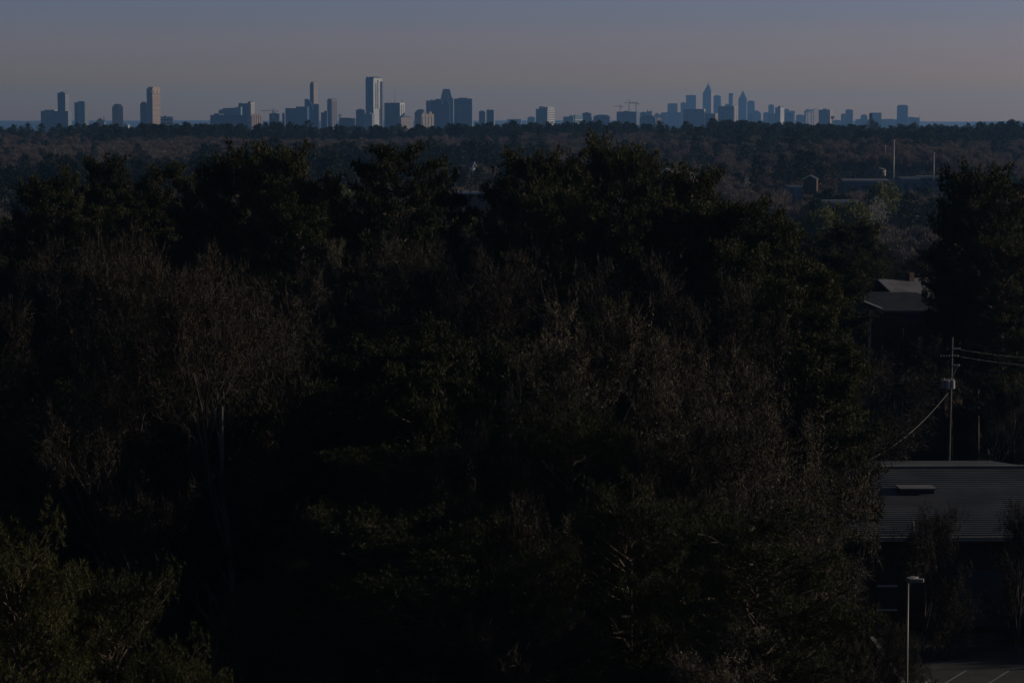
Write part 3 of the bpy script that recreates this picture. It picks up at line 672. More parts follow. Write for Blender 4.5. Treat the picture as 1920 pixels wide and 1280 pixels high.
# ---------------------------------------------------------------- near right: roofed building, lot, lamp, pole, houses
def near_building():
    De, Dr = 185.0, 206.0
    xl, xr = P(1590, 1005, De).x, P(2080, 1005, De).x
    ze, zr = P(1750, 1006, De).z, P(1750, 879, Dr).z; g = CAMZ + GZ
    root = empty('long_building', ((xl+xr)/2, De, g), R(1.2), label='long single-storey building with a wide ribbed grey roof', cat='building')
    w = xr-xl; he = ze-g; hr = zr-g; dep = (Dr-De)
    q = MB(); q.box(-w/2+.6, w/2-.6, 1.0, 2*dep-1, 0, he-.3); q.build('wall', M['brick'], root)
    # roof deck under the courses, both slopes
    q = MB(); q.v = [(-w/2, 0, he), (w/2, 0, he), (w/2, dep, hr), (-w/2, dep, hr), (w/2, 2*dep, he), (-w/2, 2*dep, he), (-w/2, 0, he-.3), (w/2, 0, he-.3), (w/2, 2*dep, he-.3), (-w/2, 2*dep, he-.3)]
    q.f = [(0, 1, 2, 3), (3, 2, 4, 5), (0, 6, 7, 1), (6, 9, 8, 7), (0, 3, 5, 9, 6), (1, 7, 8, 4, 2), (5, 4, 8, 9)]; q.m = [0]*7
    q.build('roof_deck', M['roofdark'], root)
    n = 34; sl = Vector((0, dep, hr-he)); nrm = Vector((0, -(hr-he), dep)).normalized()
    q = MB()
    for i in range(n):
        a0 = Vector((0, 0, he)) + sl*(i/n); a1 = Vector((0, 0, he)) + sl*((i+.62)/n)
        h_ = .16
        for lo, hi in (((-w/2), w/2),):
            q.v += [(lo, *(a0+nrm*.01).yz), (hi, *(a0+nrm*.01).yz), (hi, *(a0+nrm*h_).yz), (lo, *(a0+nrm*h_).yz), (hi, *(a1+nrm*h_).yz), (lo, *(a1+nrm*h_).yz), (hi, *(a1+nrm*.01).yz), (lo, *(a1+nrm*.01).yz)]
            k = len(q.v)-8; q.f += [(k, k+1, k+2, k+3), (k+3, k+2, k+4, k+5), (k+5, k+4, k+6, k+7)]; q.m += [0]*3
    o = q.build('roof_rib', M['roofmetal'], root); o['kind'] = 'stuff'
    q = MB(); q.box(-w/2-.1, w/2+.1, dep-.35, dep+.35, hr+.02, hr+.28); q.build('ridge_cap', M['roofgrey'], root)
    q = MB(); q.box(-w/2-.1, w/2+.1, -.32, -.02, he-.28, he+.05); q.build('gutter', M['kerb'], root)
    # raised dormer vent with a pale top edge
    u0, u1 = P(1700, 940, 196).x - (xl+xr)/2, P(1762, 940, 196).x - (xl+xr)/2
    zb = he + (hr-he)*.42; zt_ = he + (hr-he)*.80
    q = MB(); q.box(u0, u1, dep*.58, dep*.66, zb-.2, zt_); q.build('roof_monitor', M['roofdark'], root)
    q = MB(); q.box(u0-.15, u1+.15, dep*.57, dep*.67, zt_+.02, zt_+.14)
    o = q.build('monitor_cap', M['roofgrey'], root)
    q = MB(); x = P(1709, 1000, 187).x-(xl+xr)/2; q.tube([(x, 1.2, he), (x, 1.2, he+.9)], .09, 8); q.build('vent_pipe', M['can'], root)
    # wall features
    xa, xb = P(1800, 1080, 184).x-(xl+xr)/2, P(1892, 1080, 184).x-(xl+xr)/2
    q = MB(); q.box(xa, xb, .85, .98, .05, 4.2); q.build('loading_door', M['dimblue'], root)  # wall panel in shade, the shade put into its dim blue colour
    for i in range(6):
        q = MB(); q.box(xa+.1, xb-.1, .80, .84, .1+i*.69, .1+i*.69+.62); q.build('door_panel', M['dimblue'], root)
    for xx in (-10, -6.5, 3.2+8, 3.2+11.5):
        q = MB(); q.box(xx-.6, xx+.6, .93, .98, 1.4, 3.0); f_ = q.build('window', M['slot'], root)
        q = MB(); q.box(xx-.75, xx+.75, .86, .92, 3.02, 3.16); q.box(xx-.75, xx+.75, .86, .92, 1.24, 1.38); q.build('window_trim', M['white'], root)
near_building()

# parking lot with kerbs and painted bays
LG = CAMZ+GZ
q = MB(); q.box(26, 62, 120, 183.5, LG-.5, LG+.03); q.build('parking_lot', M['asphalt'], kind='structure')
a, b_ = P(1700, 1272, 169), P(1800, 1258, 172)
q = MB(); q.box(25.7, 26, 120, 183.5, LG-.1, LG+.16); q.build('kerb', M['kerb'], kind='structure')
for i in range(9):
    q = MB(); mm = Matrix.Translation((29.5+i*2.9, 168.5, 0)) @ Matrix.Rotation(R(-28), 4, 'Z')
    q.box(-.06, .06, -2.6, 2.6, LG+.034, LG+.037, 0, mm); o = q.build('painted_line', M['paint'], kind='structure')

# lot lamp with two shoebox heads
D = 150.0; tp = P(1702.5, 1090, D); root = empty('lot_lamp', (tp.x, D, LG), 0, label='tall parking lot lamp with two flat rectangular heads', cat='lamp post')
H = tp.z-LG
q = MB(); q.tube([(0, 0, .5), (0, 0, H)], [.085, .06], 8); q.build('pole', M['lampmetal'], root, smooth=True)
q = MB(); q.tube([(0, 0, 0), (0, 0, .5)], [.25, .22], 10); q.build('footing', M['kerb'], root)
for (dx, dy, rz) in ((.55, -.25, -14), (.30, .55, 52)):
    hd = MB(); mm = Matrix.Rotation(R(rz), 4, 'Z')
    hd.box(.12, .92, -.2, .2, H+.02, H+.2, 0, mm); o = hd.build('lamp_head', M['lampmetal'], root)
    q = MB(); q.box(.2, .85, -.15, .15, H-.01, H+.015, 0, mm); q.build('lens', M['lens'], o)
    q = MB(); q.box(.0, .12, -.05, .05, H+.05, H+.14, 0, mm); q.build('bracket', M['lampmetal'], o)

# utility pole with crossarms, transformers and cables
D = 235.0; tp = P(1785.5, 632, D); gp = gz(tp.x, D); root = empty('utility_pole', (tp.x, D, gp), 0, label='wooden utility pole with crossarms and grey transformer cans', cat='utility pole')
H = tp.z-gp; Z = lambda py: P(1785, py, D).z - gp; X = lambda px: P(px, 700, D).x - tp.x
q = MB(); q.tube([(-.35, 0, 0), (-.15, 0, H*.6), (0, 0, H)], [.19, .15, .11], 10); q.build('shaft', M['wood'], root, smooth=True)
for zr_, x0, x1 in ((655, 1785, 1800), (668.5, 1761, 1797), (686, 1784, 1799)):
    q = MB(); q.box(X(x0), X(x1), -.24, -.12, Z(zr_+.7), Z(zr_-.7)); ca = q.build('crossarm', M['wood'], root)
    n = 4 if x1-x0 < 20 else 7
    for i in range(n):
        x = X(x0)+(X(x1)-X(x0))*(i+.5)/n
        q = MB(); q.tube([(x, -.18, Z(zr_-.7)), (x, -.18, Z(zr_-1.5)), (x, -.18, Z(zr_-3.2))], [.03, .08, .05], 7); q.build('insulator', M['insul'], ca)
for i, (px, dy) in enumerate(((1768, -.1), (1774.5, -.45), (1783.5, -.35))):
    x = X(px); q = MB(); q.tube([(x, dy-.2, Z(727)), (x, dy-.2, Z(712)), (x, dy-.2, Z(711.3))], [.27, .27, .22], 14); can = q.build('transformer', M['can'], root, smooth=False)
    for s_ in (-.1, .1):
        q = MB(); q.tube([(x+s_, dy-.2, Z(711.3)), (x+s_, dy-.2, Z(709.6)), (x+s_, dy-.2, Z(708))], [.04, .055, .03], 6); q.build('bushing', M['insul'], can)
q = MB()
for k in range(3): q.tube([(X(1787+4*k), -.2, Z(690)), (X(1789+4*k), -.2, Z(683-2*(k == 2))), (X(1786), -.2, Z(705))], .025, 4)
q.build('jumper_lead', M['cable'], root)

def cable(name, label, a, b_, sag, r, n=24, group=None):
    q = MB(); pts = []
    for i in range(n+1):
        t = i/n; p = a.lerp(b_, t); pts.append((p.x, p.y, p.z - sag*4*t*(1-t)))
    q.tube(pts, r, 5); o = q.build(name, M['cable'], smooth=True); tag(o, label, 'cable', group); return o
cable('service_cable', 'thick sagging cable from the utility pole down to the long roof', P(1779, 735, D), P(1588, 876, 212), 1.15, .021)
# lowest point lies at the roof end
for i, (y0, y1, lb) in enumerate(((655, 668, 'upper thin wire running right from the utility pole'), (668, 684, 'lower thin wire running right from the utility pole'))):
    cable('power_line', lb, P(1798, y0, D), P(2060, y1+6, D+40), (.35), .006, group='wires to the right of the pole')

# flagpole with striped flag
D = 300.0; tp = P(1694, 619, D); g = gz(tp.x, D); root = empty('flagpole', (tp.x, D, g), 0, label='white flagpole in front of the dark house', cat='flagpole')
q = MB(); q.tube([(0, 0, 0), (0, 0, tp.z-g)], [.075, .05], 8); q.build('pole', M['galv'], root, smooth=True)
q = MB(); q.tube([(0, 0, tp.z-g), (0, 0, tp.z-g+.12), (0, 0, tp.z-g+.24)], [.03, .1, .03], 8); q.build('ball', M['white'], root, smooth=True)
m = principled('flag_cloth', (.5, .5, .5), .8); nt = m.node_tree; tc = nt.nodes.new('ShaderNodeTexCoord'); sp = nt.nodes.new('ShaderNodeSeparateXYZ')
nt.links.new(tc.outputs['UV'], sp.inputs[0])
def mth(op, a, b_=None):
    n_ = nt.nodes.new('ShaderNodeMath'); n_.operation = op
    for i, v in enumerate((a, b_)):
        if v is None: continue
        if isinstance(v, (int, float)): n_.inputs[i].default_value = v
        else: nt.links.new(v, n_.inputs[i])
    return n_.outputs[0]
st_ = mth('GREATER_THAN', mth('FRACT', mth('MULTIPLY', sp.outputs[1], 6.5)), .5)
ct_ = mth('MULTIPLY', mth('LESS_THAN', sp.outputs[0], .4), mth('GREATER_THAN', sp.outputs[1], .46))
m1 = nt.nodes.new('ShaderNodeMix'); m1.data_type = 'RGBA'; m1.inputs[6].default_value = (.35, .03, .03, 1); m1.inputs[7].default_value = (.6, .6, .58, 1); nt.links.new(st_, m1.inputs[0])
m2 = nt.nodes.new('ShaderNodeMix'); m2.data_type = 'RGBA'; m2.inputs[7].default_value = (.02, .03, .10, 1); nt.links.new(ct_, m2.inputs[0]); nt.links.new(m1.outputs[2], m2.inputs[6])
nt.links.new(m2.outputs[2], nt.nodes['Principled BSDF'].inputs['Base Color'])
zt_, zb_ = P(1694, 632, D).z, P(1694, 645, D).z
vs2, uv2, fs2 = [], [], []
NX, NZ = 10, 6
for i in range(NX+1):
    for j in range(NZ+1):
        u, v = i/NX, j/NZ
        vs2.append((tp.x-.06-.85*u, D+.12*math.sin(u*7+v), zb_+(zt_-zb_)*v-.28*u*u+.05*math.sin(u*6))); uv2.append((u, v))
for i in range(NX):
    for j in range(NZ):
        a = i*(NZ+1)+j; fs2.append((a, a+1, a+NZ+2, a+NZ+1))
me = bpy.data.meshes.new('flag'); me.from_pydata(vs2, [], fs2); me.materials.append(m)
ul = me.uv_layers.new(name='UVMap')
for lp in me.loops: ul.data[lp.index].uv = uv2[lp.vertex_index]
link_mesh('flag', me, label='small striped flag hanging left of its white pole', cat='flag')

# dark house with porch, second roof behind
def dark_house():
    D = 330.0; g = gz(P(1690, 600, D).x, D); xl, xr = P(1583, 585, D).x, P(1783, 585, D).x
    ze, zr = P(1690, 582, D).z-g, P(1690, 547, D+7).z-g; cx = (xl+xr)/2; w = xr-xl
    root = empty('house', (cx, D, g), R(-3), label='dark two-storey house with low hipped roof and pale porch', cat='house')
    q = MB(); q.box(-w/2+.6, w/2-.6, .6, 12, 0, ze-.02); q.build('wall', M['brick'], root)
    q = MB(); q.pyramid(-w/2, w/2, 0, 12.6, ze, zr, .45, .05); q.build('roof', M['roofdark'], root)
    q = MB(); q.box(-w/2, w/2, -.14, -.01, ze-.25, ze+.02); q.build('gutter', M['roofgrey'], root)
    # porch
    p0, p1 = P(1590, 580, D).x-cx, P(1647, 580, D).x-cx; za, zb = P(1618, 569, D-3).z-g, P(1618, 581, D-3).z-g
    q = MB(); q.prism([(p0, zb), (p1, zb), ((p0+p1)/2, za)], -3, .5); q.build('porch_gable', M['roofgrey'], root)
    for s_, e in ((-1, p0), (1, p1)):
        q = MB(); c_ = (p0+p1)/2; q.prism([(c_, za+.2), (c_, za+.02), (e+s_*.35, zb-.1), (e+s_*.35, zb+.1)][::s_], -3.3, .4); q.build('porch_roof', M['roofgrey'], root)
    for x in (p1-1.3, p0+.5):
        q = MB(); q.box(x-.16, x+.16, -2.8, -2.48, .2, zb-.02); q.build('porch_column', M['white'], root)
    q = MB(); q.box(p0, p1, -3, .58, 0, .2); q.build('porch_floor', M['kerb'], root)
    for i, (a, b_, y0, y1) in enumerate(((1657, 1685, 588, 594), (1742, 1762, 588, 600), (1700, 1720, 590, 602), (1745, 1762, 628, 650))):
        x0, x1 = P(a, 590, D).x-cx, P(b_, 590, D).x-cx; z0_, z1_ = P(1690, y1, D).z-g, P(1690, y0, D).z-g
        q = MB(); q.box(x0, x1, .53, .58, z0_, z1_); wn_ = q.build('window', M['slot'], root)
        q = MB(); q.box(x0-.1, x1+.1, .44, .52, z0_-.12, z0_-.02); q.build('sill', M['roofgrey'], wn_)
dark_house()
def back_house():
    D = 352.0; g = gz(P(1710, 540, D).x, D)
    c = P(1712, 524, D); g = gz(c.x, D); w, dep = 12.0, 9.5
    hr = c.z-g; h = hr-2.4
    root = empty('house', (c.x, D, g), R(28), label='house with pale grey gabled roof behind the dark house', cat='house')
    q = MB(); q.box(-w/2+.5, w/2-.5, -dep/2+.5, dep/2-.5, 0, h); q.build('wall', M['brick'], root)
    for s_ in (-1, 1):
        q = MB(); v = [(-w/2, s_*dep/2, h), (w/2, s_*dep/2, h), (w/2, 0, hr), (-w/2, 0, hr)]
        q.v = v + [(x, y, z+.2) for x, y, z in v]; q.f = [(0, 1, 2, 3), (4, 7, 6, 5), (0, 4, 5, 1), (1, 5, 6, 2), (3, 2, 6, 7), (0, 3, 7, 4)]; q.m = [0]*6
        q.build('roof', M['roofgrey'], root)
        q = MB(); q.tube([(w/2+.05, s_*dep/2, h+.15), (w/2+.05, 0, hr+.22)], .14, 4); q.build('rake_board', M['white'], root)
    q = MB(); q.box(-1.2, -.4, -.8, .2, hr-.6, hr+1.0); q.build('chimney', M['brick'], root)
back_house()

# ---------------------------------------------------------------- trees
class TB:
    """fast triangle/quad collector for trees"""
    def __init__(s): s.v = []; s.f = []; s.n = 0
    def tube(s, pts, rad, n):
        pts = np.asarray(pts); k = s.n; m_ = len(pts)
        tan = np.gradient(pts, axis=0) if m_ > 1 else pts; tan /= (np.linalg.norm(tan, axis=1)[:, None]+1e-9)
        ref = np.array([1., 0, 0]) if abs(tan[0][0]) < .8 else np.array([0, 1., 0])
        an = np.arange(n)*2*np.pi/n
        for i in range(m_):
            a = ref - tan[i]*ref.dot(tan[i]); a /= np.linalg.norm(a)+1e-9; b = np.cross(tan[i], a); ref = a
            s.v.append(pts[i] + rad[i]*(np.cos(an)[:, None]*a + np.sin(an)[:, None]*b))
        for i in range(m_-1):
            for j in range(n):
                j2 = (j+1) % n; s.f.append((k+i*n+j, k+i*n+j2, k+(i+1)*n+j2, k+(i+1)*n+j))
        s.n += m_*n
    def mesh(s, name, mat):
        me = bpy.data.meshes.new(name); me.from_pydata(np.concatenate(s.v).tolist(), [], s.f); me.materials.append(mat); me.update(); return me

def tri_mesh(name, verts, mat):
    """verts (N, 3, 3) -> N loose triangles"""
    n = len(verts); me = bpy.data.meshes.new(name)
    me.vertices.add(n*3); me.vertices.foreach_set('co', verts.reshape(-1).astype(np.float32))
    me.loops.add(n*3); me.loops.foreach_set('vertex_index', np.arange(n*3, dtype=np.int32))
    me.polygons.add(n); me.polygons.foreach_set('loop_start', np.arange(0, n*3, 3, dtype=np.int32))
    me.materials.append(mat); me.update(); me.validate(); return me

def unit(a): return a/(np.linalg.norm(a, axis=-1, keepdims=True)+1e-9)

def needle_tris(cen, axis, r, per=8, length=.34, width=.035, spread=1.0):
    """tufts: thin triangles radiating from each centre about its axis"""
    n = len(cen); c = np.repeat(cen, per, 0); ax = np.repeat(axis, per, 0)
    d = unit(ax*0.9 + r.normal(0, 1, (n*per, 3))*spread*.75)
    L_ = length*r.uniform(.6, 1.25, (n*per, 1)); s_ = unit(np.cross(d, r.normal(0, 1, (n*per, 3))))
    w = width*r.uniform(.7, 1.3, (n*per, 1))
    a = c + s_*w; b = c - s_*w; t = c + d*L_
    return np.stack([a, b, t], 1)

def make_pine(seed, H=28., crown0=.42, rmax=6.2, nb=62, flat=1.0, dens=1.0, gaps=0.0, nper=8, nlen=.40, nwid=.05):
    r = np.random.default_rng(seed); tb = TB()
    ph = r.uniform(0, 6.28, 2); lean = r.uniform(-.5, .5, 2)
    def tr(z): t = z/H; return np.array([lean[0]*t*2+.35*np.sin(t*5+ph[0])*t, lean[1]*t*2+.35*np.sin(t*4+ph[1])*t, z])
    zs = np.linspace(0, H*.985, 14); tb.tube([tr(z) for z in zs], .30*(1-zs/H)**.8+.03, 8)
    cs, axs = [], []
    az = r.uniform(0, 6.28)
    for i in range(nb):
        t = crown0 + (1-crown0)*((i+r.uniform(0, .9))/nb)**.84; z = H*min(t, .975)
        q = (t-crown0)/(1-crown0)
        if q > .36: prof = math.sqrt(max(.02, 1-((q-.36)/.665)**2))
        else: prof = .62+.38*math.sin(q/.36*math.pi/2)
        if gaps and r.random() < gaps: continue
        L_ = rmax*prof*(r.uniform(.78, 1.06) if r.random() < .7 else r.uniform(.45, .8)); az += 2.4+r.uniform(-.5, .5)
        up = (.12+.30*q**2)*flat + r.uniform(-.28, .34)*flat
        d = np.array([math.cos(az), math.sin(az), up]); p0 = tr(z); n = 6
        pts = [p0 + d*L_*k/n + np.array([0, 0, .10*L_*(k/n)**2*(1 if q > .3 else -.4)]) + r.normal(0, .07, 3)*(k > 0) for k in range(n+1)]
        pts = np.array(pts); tb.tube(pts, np.linspace(.03+.085*L_/rmax, .02, n+1), 4)
        ns = int((3+L_*1.25)*dens)
        for j in range(ns):
            f = .28+.72*(j+r.random())/ns; b0 = pts[0] + (pts[-1]-pts[0])*f + np.array([0, 0, .10*L_*f*f])*(.5)
            ii = min(n-1, int(f*n)); b0 = pts[ii]+(pts[ii+1]-pts[ii])*(f*n-ii)
            sa = az + r.choice([-1, 1])*r.uniform(.35, 1.25)
            sl = L_*.38*(1.15-f*.7)*r.uniform(.6, 1.2) + .35
            sd_ = np.array([math.cos(sa), math.sin(sa), .28+r.uniform(-.15, .35)])
            b1 = b0+sd_*sl; tb.tube([b0, (b0+b1)/2+r.normal(0, .04, 3), b1], [.03, .022, .012], 3)
            for pf in ((1.0, .74), (.55, .6)):
                if pf[0] < .9 and sl < 1.1: continue
                m_ = int(r.integers(9, 14)*dens*pf[1]/.70); rr = pf[1]*r.uniform(.75, 1.25)
                cc = b0+(b1-b0)*pf[0] + unit(r.normal(0, 1, (m_, 3)))*r.uniform(.3, 1, (m_, 1))*np.array([rr, rr, rr*(.5+.25*flat)])+np.array([0, 0, .1])
                cs.append(cc); axs.append(unit(unit(cc-(b0+(b1-b0)*pf[0])+[0, 0, .05])*.6+np.array([0, 0, .9])+r.normal(0, .25, (m_, 3))))
    cs = np.concatenate(cs); axs = np.concatenate(axs)
    tris = needle_tris(cs, axs, r, per=nper, length=nlen, width=nwid)
    return tb.mesh('pine_trunk', M['bark_pine']), tri_mesh('pine_crown', tris, M['needle']), H

def make_bare(seed, H=24., spread=.5, bud='bud_red', fork=.3, levels=(7, 6, 6, 6), budn=2, budsize=.06, dark=False):
    r = np.random.default_rng(seed); tb = TB(); tw = TB(); buds = []; fz = []; fd = []
    def grow(p, d, L_, rad, lv, up):
        n = 5 if lv <= 1 else (4 if lv == 2 else 3); pts = [p]; dd = d.copy()
        for k in range(n):
            dd = unit(dd + r.normal(0, .13 if lv < 2 else .2, 3) + np.array([0, 0, up])); pts.append(pts[-1]+dd*L_/n)
        pts = np.array(pts); end = .45 if lv < 3 else .25
        (tb if lv <= 2 else tw).tube(pts, np.linspace(rad, rad*end, n+1), 7 if lv == 0 else (5 if lv == 1 else (4 if lv == 2 else 3)))
        if lv >= len(levels):
            m_ = budn+2
            for k_ in range(4):
                q0 = pts[-1-k_ % 2]+r.normal(0, .12, 3); fz.append(q0); fd.append(unit(dd*.9+np.array([0, 0, .1])))
            f = r.uniform(.2, 1, m_)*(n); ii = np.minimum(n-1, f.astype(int))
            buds.append(pts[ii]+(pts[ii+1]-pts[ii])*(f-ii)[:, None]); return
        nc = levels[lv]
        for j in range(nc):
            f = (.32 if lv else fork)+(1-(.32 if lv else fork))*(j+r.random())/nc; f = min(f, .999)
            ii = min(n-1, int(f*n)); b0 = pts[ii]+(pts[ii+1]-pts[ii])*(f*n-ii); t = unit(pts[ii+1]-pts[ii])
            side = unit(np.cross(t, r.normal(0, 1, 3))); sp_ = spread*r.uniform(.7, 1.5)*(1.0 if lv else .9)
            nd = unit(t+side*sp_*1.5); cl = L_*(.72-.22*f)*r.uniform(.75, 1.15)*(.95 if lv else .85)
            grow(b0, nd, cl, rad*(.52 if lv else .5)*(1-.45*f), lv+1, .035)
    grow(np.zeros(3), np.array([r.uniform(-.04, .04), r.uniform(-.04, .04), 1.]), H*.62, H*.0125, 0, .06)
    b = np.concatenate(buds)
    # tighten to height H
    allv = np.concatenate(tb.v+tw.v); k = H/allv[:, 2].max()
    tb.v = [v*k for v in tb.v]; tw.v = [v*k for v in tw.v]; b = b*k
    ft = needle_tris(np.array(fz)*k, np.array(fd), r, per=5, length=.72, width=.017, spread=.95)
    bt = needle_tris(np.repeat(b, budn, 0)+r.normal(0, .10, (len(b)*budn, 3)), unit(r.normal(0, 1, (len(b)*budn, 3))+[0, 0, .6]), r, per=1, length=budsize*2.4, width=budsize*.5)
    # crown mesh: twigs + buds in one mesh, two materials
    tv = np.concatenate(tw.v); me = bpy.data.meshes.new('bare_crown')
    nf = len(ft); bt = np.concatenate([ft, bt]); faces = [tuple(f) for f in tw.f] + [(len(tv)+3*i, len(tv)+3*i+1, len(tv)+3*i+2) for i in range(len(bt))]
    me.from_pydata(np.concatenate([tv, bt.reshape(-1, 3)]).tolist(), [], faces)
    me.materials.append(M['twig']); me.materials.append(M[bud])
    me.polygons.foreach_set('material_index', [0]*(len(tw.f)+nf)+[1]*(len(bt)-nf)); me.update()
    return tb.mesh('bare_trunk', M['bark_grey']), me, H

import time as _t
t0 = _t.time()
PINES = [make_pine(21, 28, .40, 6.2, 92), make_pine(22, 28, .44, 6.0, 92, dens=.95), make_pine(23, 28, .42, 6.8, 64, flat=.35, gaps=.12), make_pine(24, 28, .34, 5.0, 84, gaps=.1), make_pine(25, 28, .5, 6.6, 80), make_pine(26, 28, .42, 6.2, 84, nper=12, nlen=.32, nwid=.022), make_pine(27, 28, .44, 6.4, 78, gaps=.08, nper=12, nlen=.32, nwid=.022)]
BARES = [make_bare(31, 24, .50), make_bare(32, 24, .42), make_bare(33, 24, .55, bud='bud_pale', budsize=.08), make_bare(34, 24, .36, fork=.2), make_bare(35, 24, .45, bud='bud_pale', budsize=.09, budn=3)]
print('tree protos', _t.time()-t0, [len(p[1].polygons) for p in PINES], [len(b[1].polygons) for b in BARES])

def far_pine(seed, H=22.):
    r = np.random.default_rng(seed); cs = []
    for i in range(34):
        q = (i+.5)/34; z = H*(.35+.65*q); rr = 5.3*math.sin(math.pi*min(1, q*.85+.14))**.6*r.uniform(.6, 1.1); a = i*2.4+r.uniform(-.4, .4)
        m_ = 15; f = r.uniform(.15, 1, m_); cs.append(np.column_stack([np.cos(a)*rr*f, np.sin(a)*rr*f, z+rr*f*.12*np.ones(m_)])+r.normal(0, .55, (m_, 3))*[1, 1, .55])
    c = np.concatenate(cs); cr = needle_tris(c, unit(r.normal(0, .5, c.shape)+[0, 0, 1]), r, per=4, length=1.0, width=.22)
    tk = TB(); tk.tube([[0, 0, 0], [.1, .1, H*.5], [0, 0, H*.95]], [.28, .2, .05], 5)
    return far_join('far_pine', tk, cr, 'bark_pine', 'far_needle')
def far_bare(seed, H=20.):
    r = np.random.default_rng(seed); n = 1500
    d = unit(r.normal(0, 1, (n, 3))); rad = r.uniform(.25, 1, (n, 1))**.6
    lobes = r.uniform(-1, 1, (5, 3))*[2.4, 2.4, 2.0]
    c = lobes[r.integers(0, 5, n)] + d*rad*[2.6, 2.6, 3.4]; c[:, 2] += H*.68
    ax = unit(c-[0, 0, H*.35]); cr = needle_tris(c, ax*1.6, r, per=1, length=1.5, width=.10, spread=.5)
    tk = TB(); tk.tube([[0, 0, 0], [0, .1, H*.35], [.1, 0, H*.6]], [.24, .18, .1], 5)
    for k in range(7):
        a = k*.9; tk.tube([[0, 0, H*(.3+.03*k)], [1.3*math.cos(a), 1.3*math.sin(a), H*.6], [2.6*math.cos(a), 2.6*math.sin(a), H*.84]], [.11, .08, .03], 3)
    return far_join('far_bare', tk, cr, 'bark_grey', 'far_twig')
def far_join(name, tk, tris, m0, m1):
    tv = np.concatenate(tk.v); me = bpy.data.meshes.new(name)
    me.from_pydata(np.concatenate([tv, tris.reshape(-1, 3)]).tolist(), [], [tuple(f) for f in tk.f]+[(len(tv)+3*i, len(tv)+3*i+1, len(tv)+3*i+2) for i in range(len(tris))])
    me.materials.append(M[m0]); me.materials.append(M[m1]); me.polygons.foreach_set('material_index', [0]*len(tk.f)+[1]*len(tris)); me.update(); return me
FARP = [far_pine(s) for s in (41, 42, 43)]; FARB = [far_bare(s) for s in (51, 52, 53, 54)]

PLACED = []
def plant(kind, proto, x, y, h, wscale, label, group=None, rz=None, z=None, name=None):
    tk, cr, H = proto; s = h/H; rz = rnd.uniform(0, 6.28) if rz is None else rz
    root = empty(name or ('pine_tree' if kind == 'p' else 'bare_tree'), (x, y, gz(x, y)-.1 if z is None else z), rz, label=label, cat='pine' if kind == 'p' else 'tree', group=group)
    root.scale = (s*wscale, s*wscale, s)
    link_mesh('trunk', tk, root); link_mesh('crown', cr, root)
    PLACED.append((x, y, 2.6 if kind == 'b' else 3.0)); return root

def named(kind, vi, px, yt, D, wpx, label, rz=None, name=None, group=None):
    """tree whose top reaches row yt and whose crown spans about wpx photo pixels"""
    proto = (PINES if kind == 'p' else BARES)[vi]; t_ = P(px, yt, D); h = t_.z - gz(t_.x, D)
    co = np.empty(len(proto[1].vertices)*3, np.float32); proto[1].vertices.foreach_get('co', co); co = co.reshape(-1, 3); h *= proto[2]/np.percentile(co[:, 2], 99.8)
    w0 = np.percentile(np.abs(co[:, 0]), 97)*2; ws = (wpx*D/F)/(w0*h/proto[2])
    plant(kind, proto, t_.x, D, h, max(.6, min(1.7, ws)), label, rz=rz, name=name, group=group)

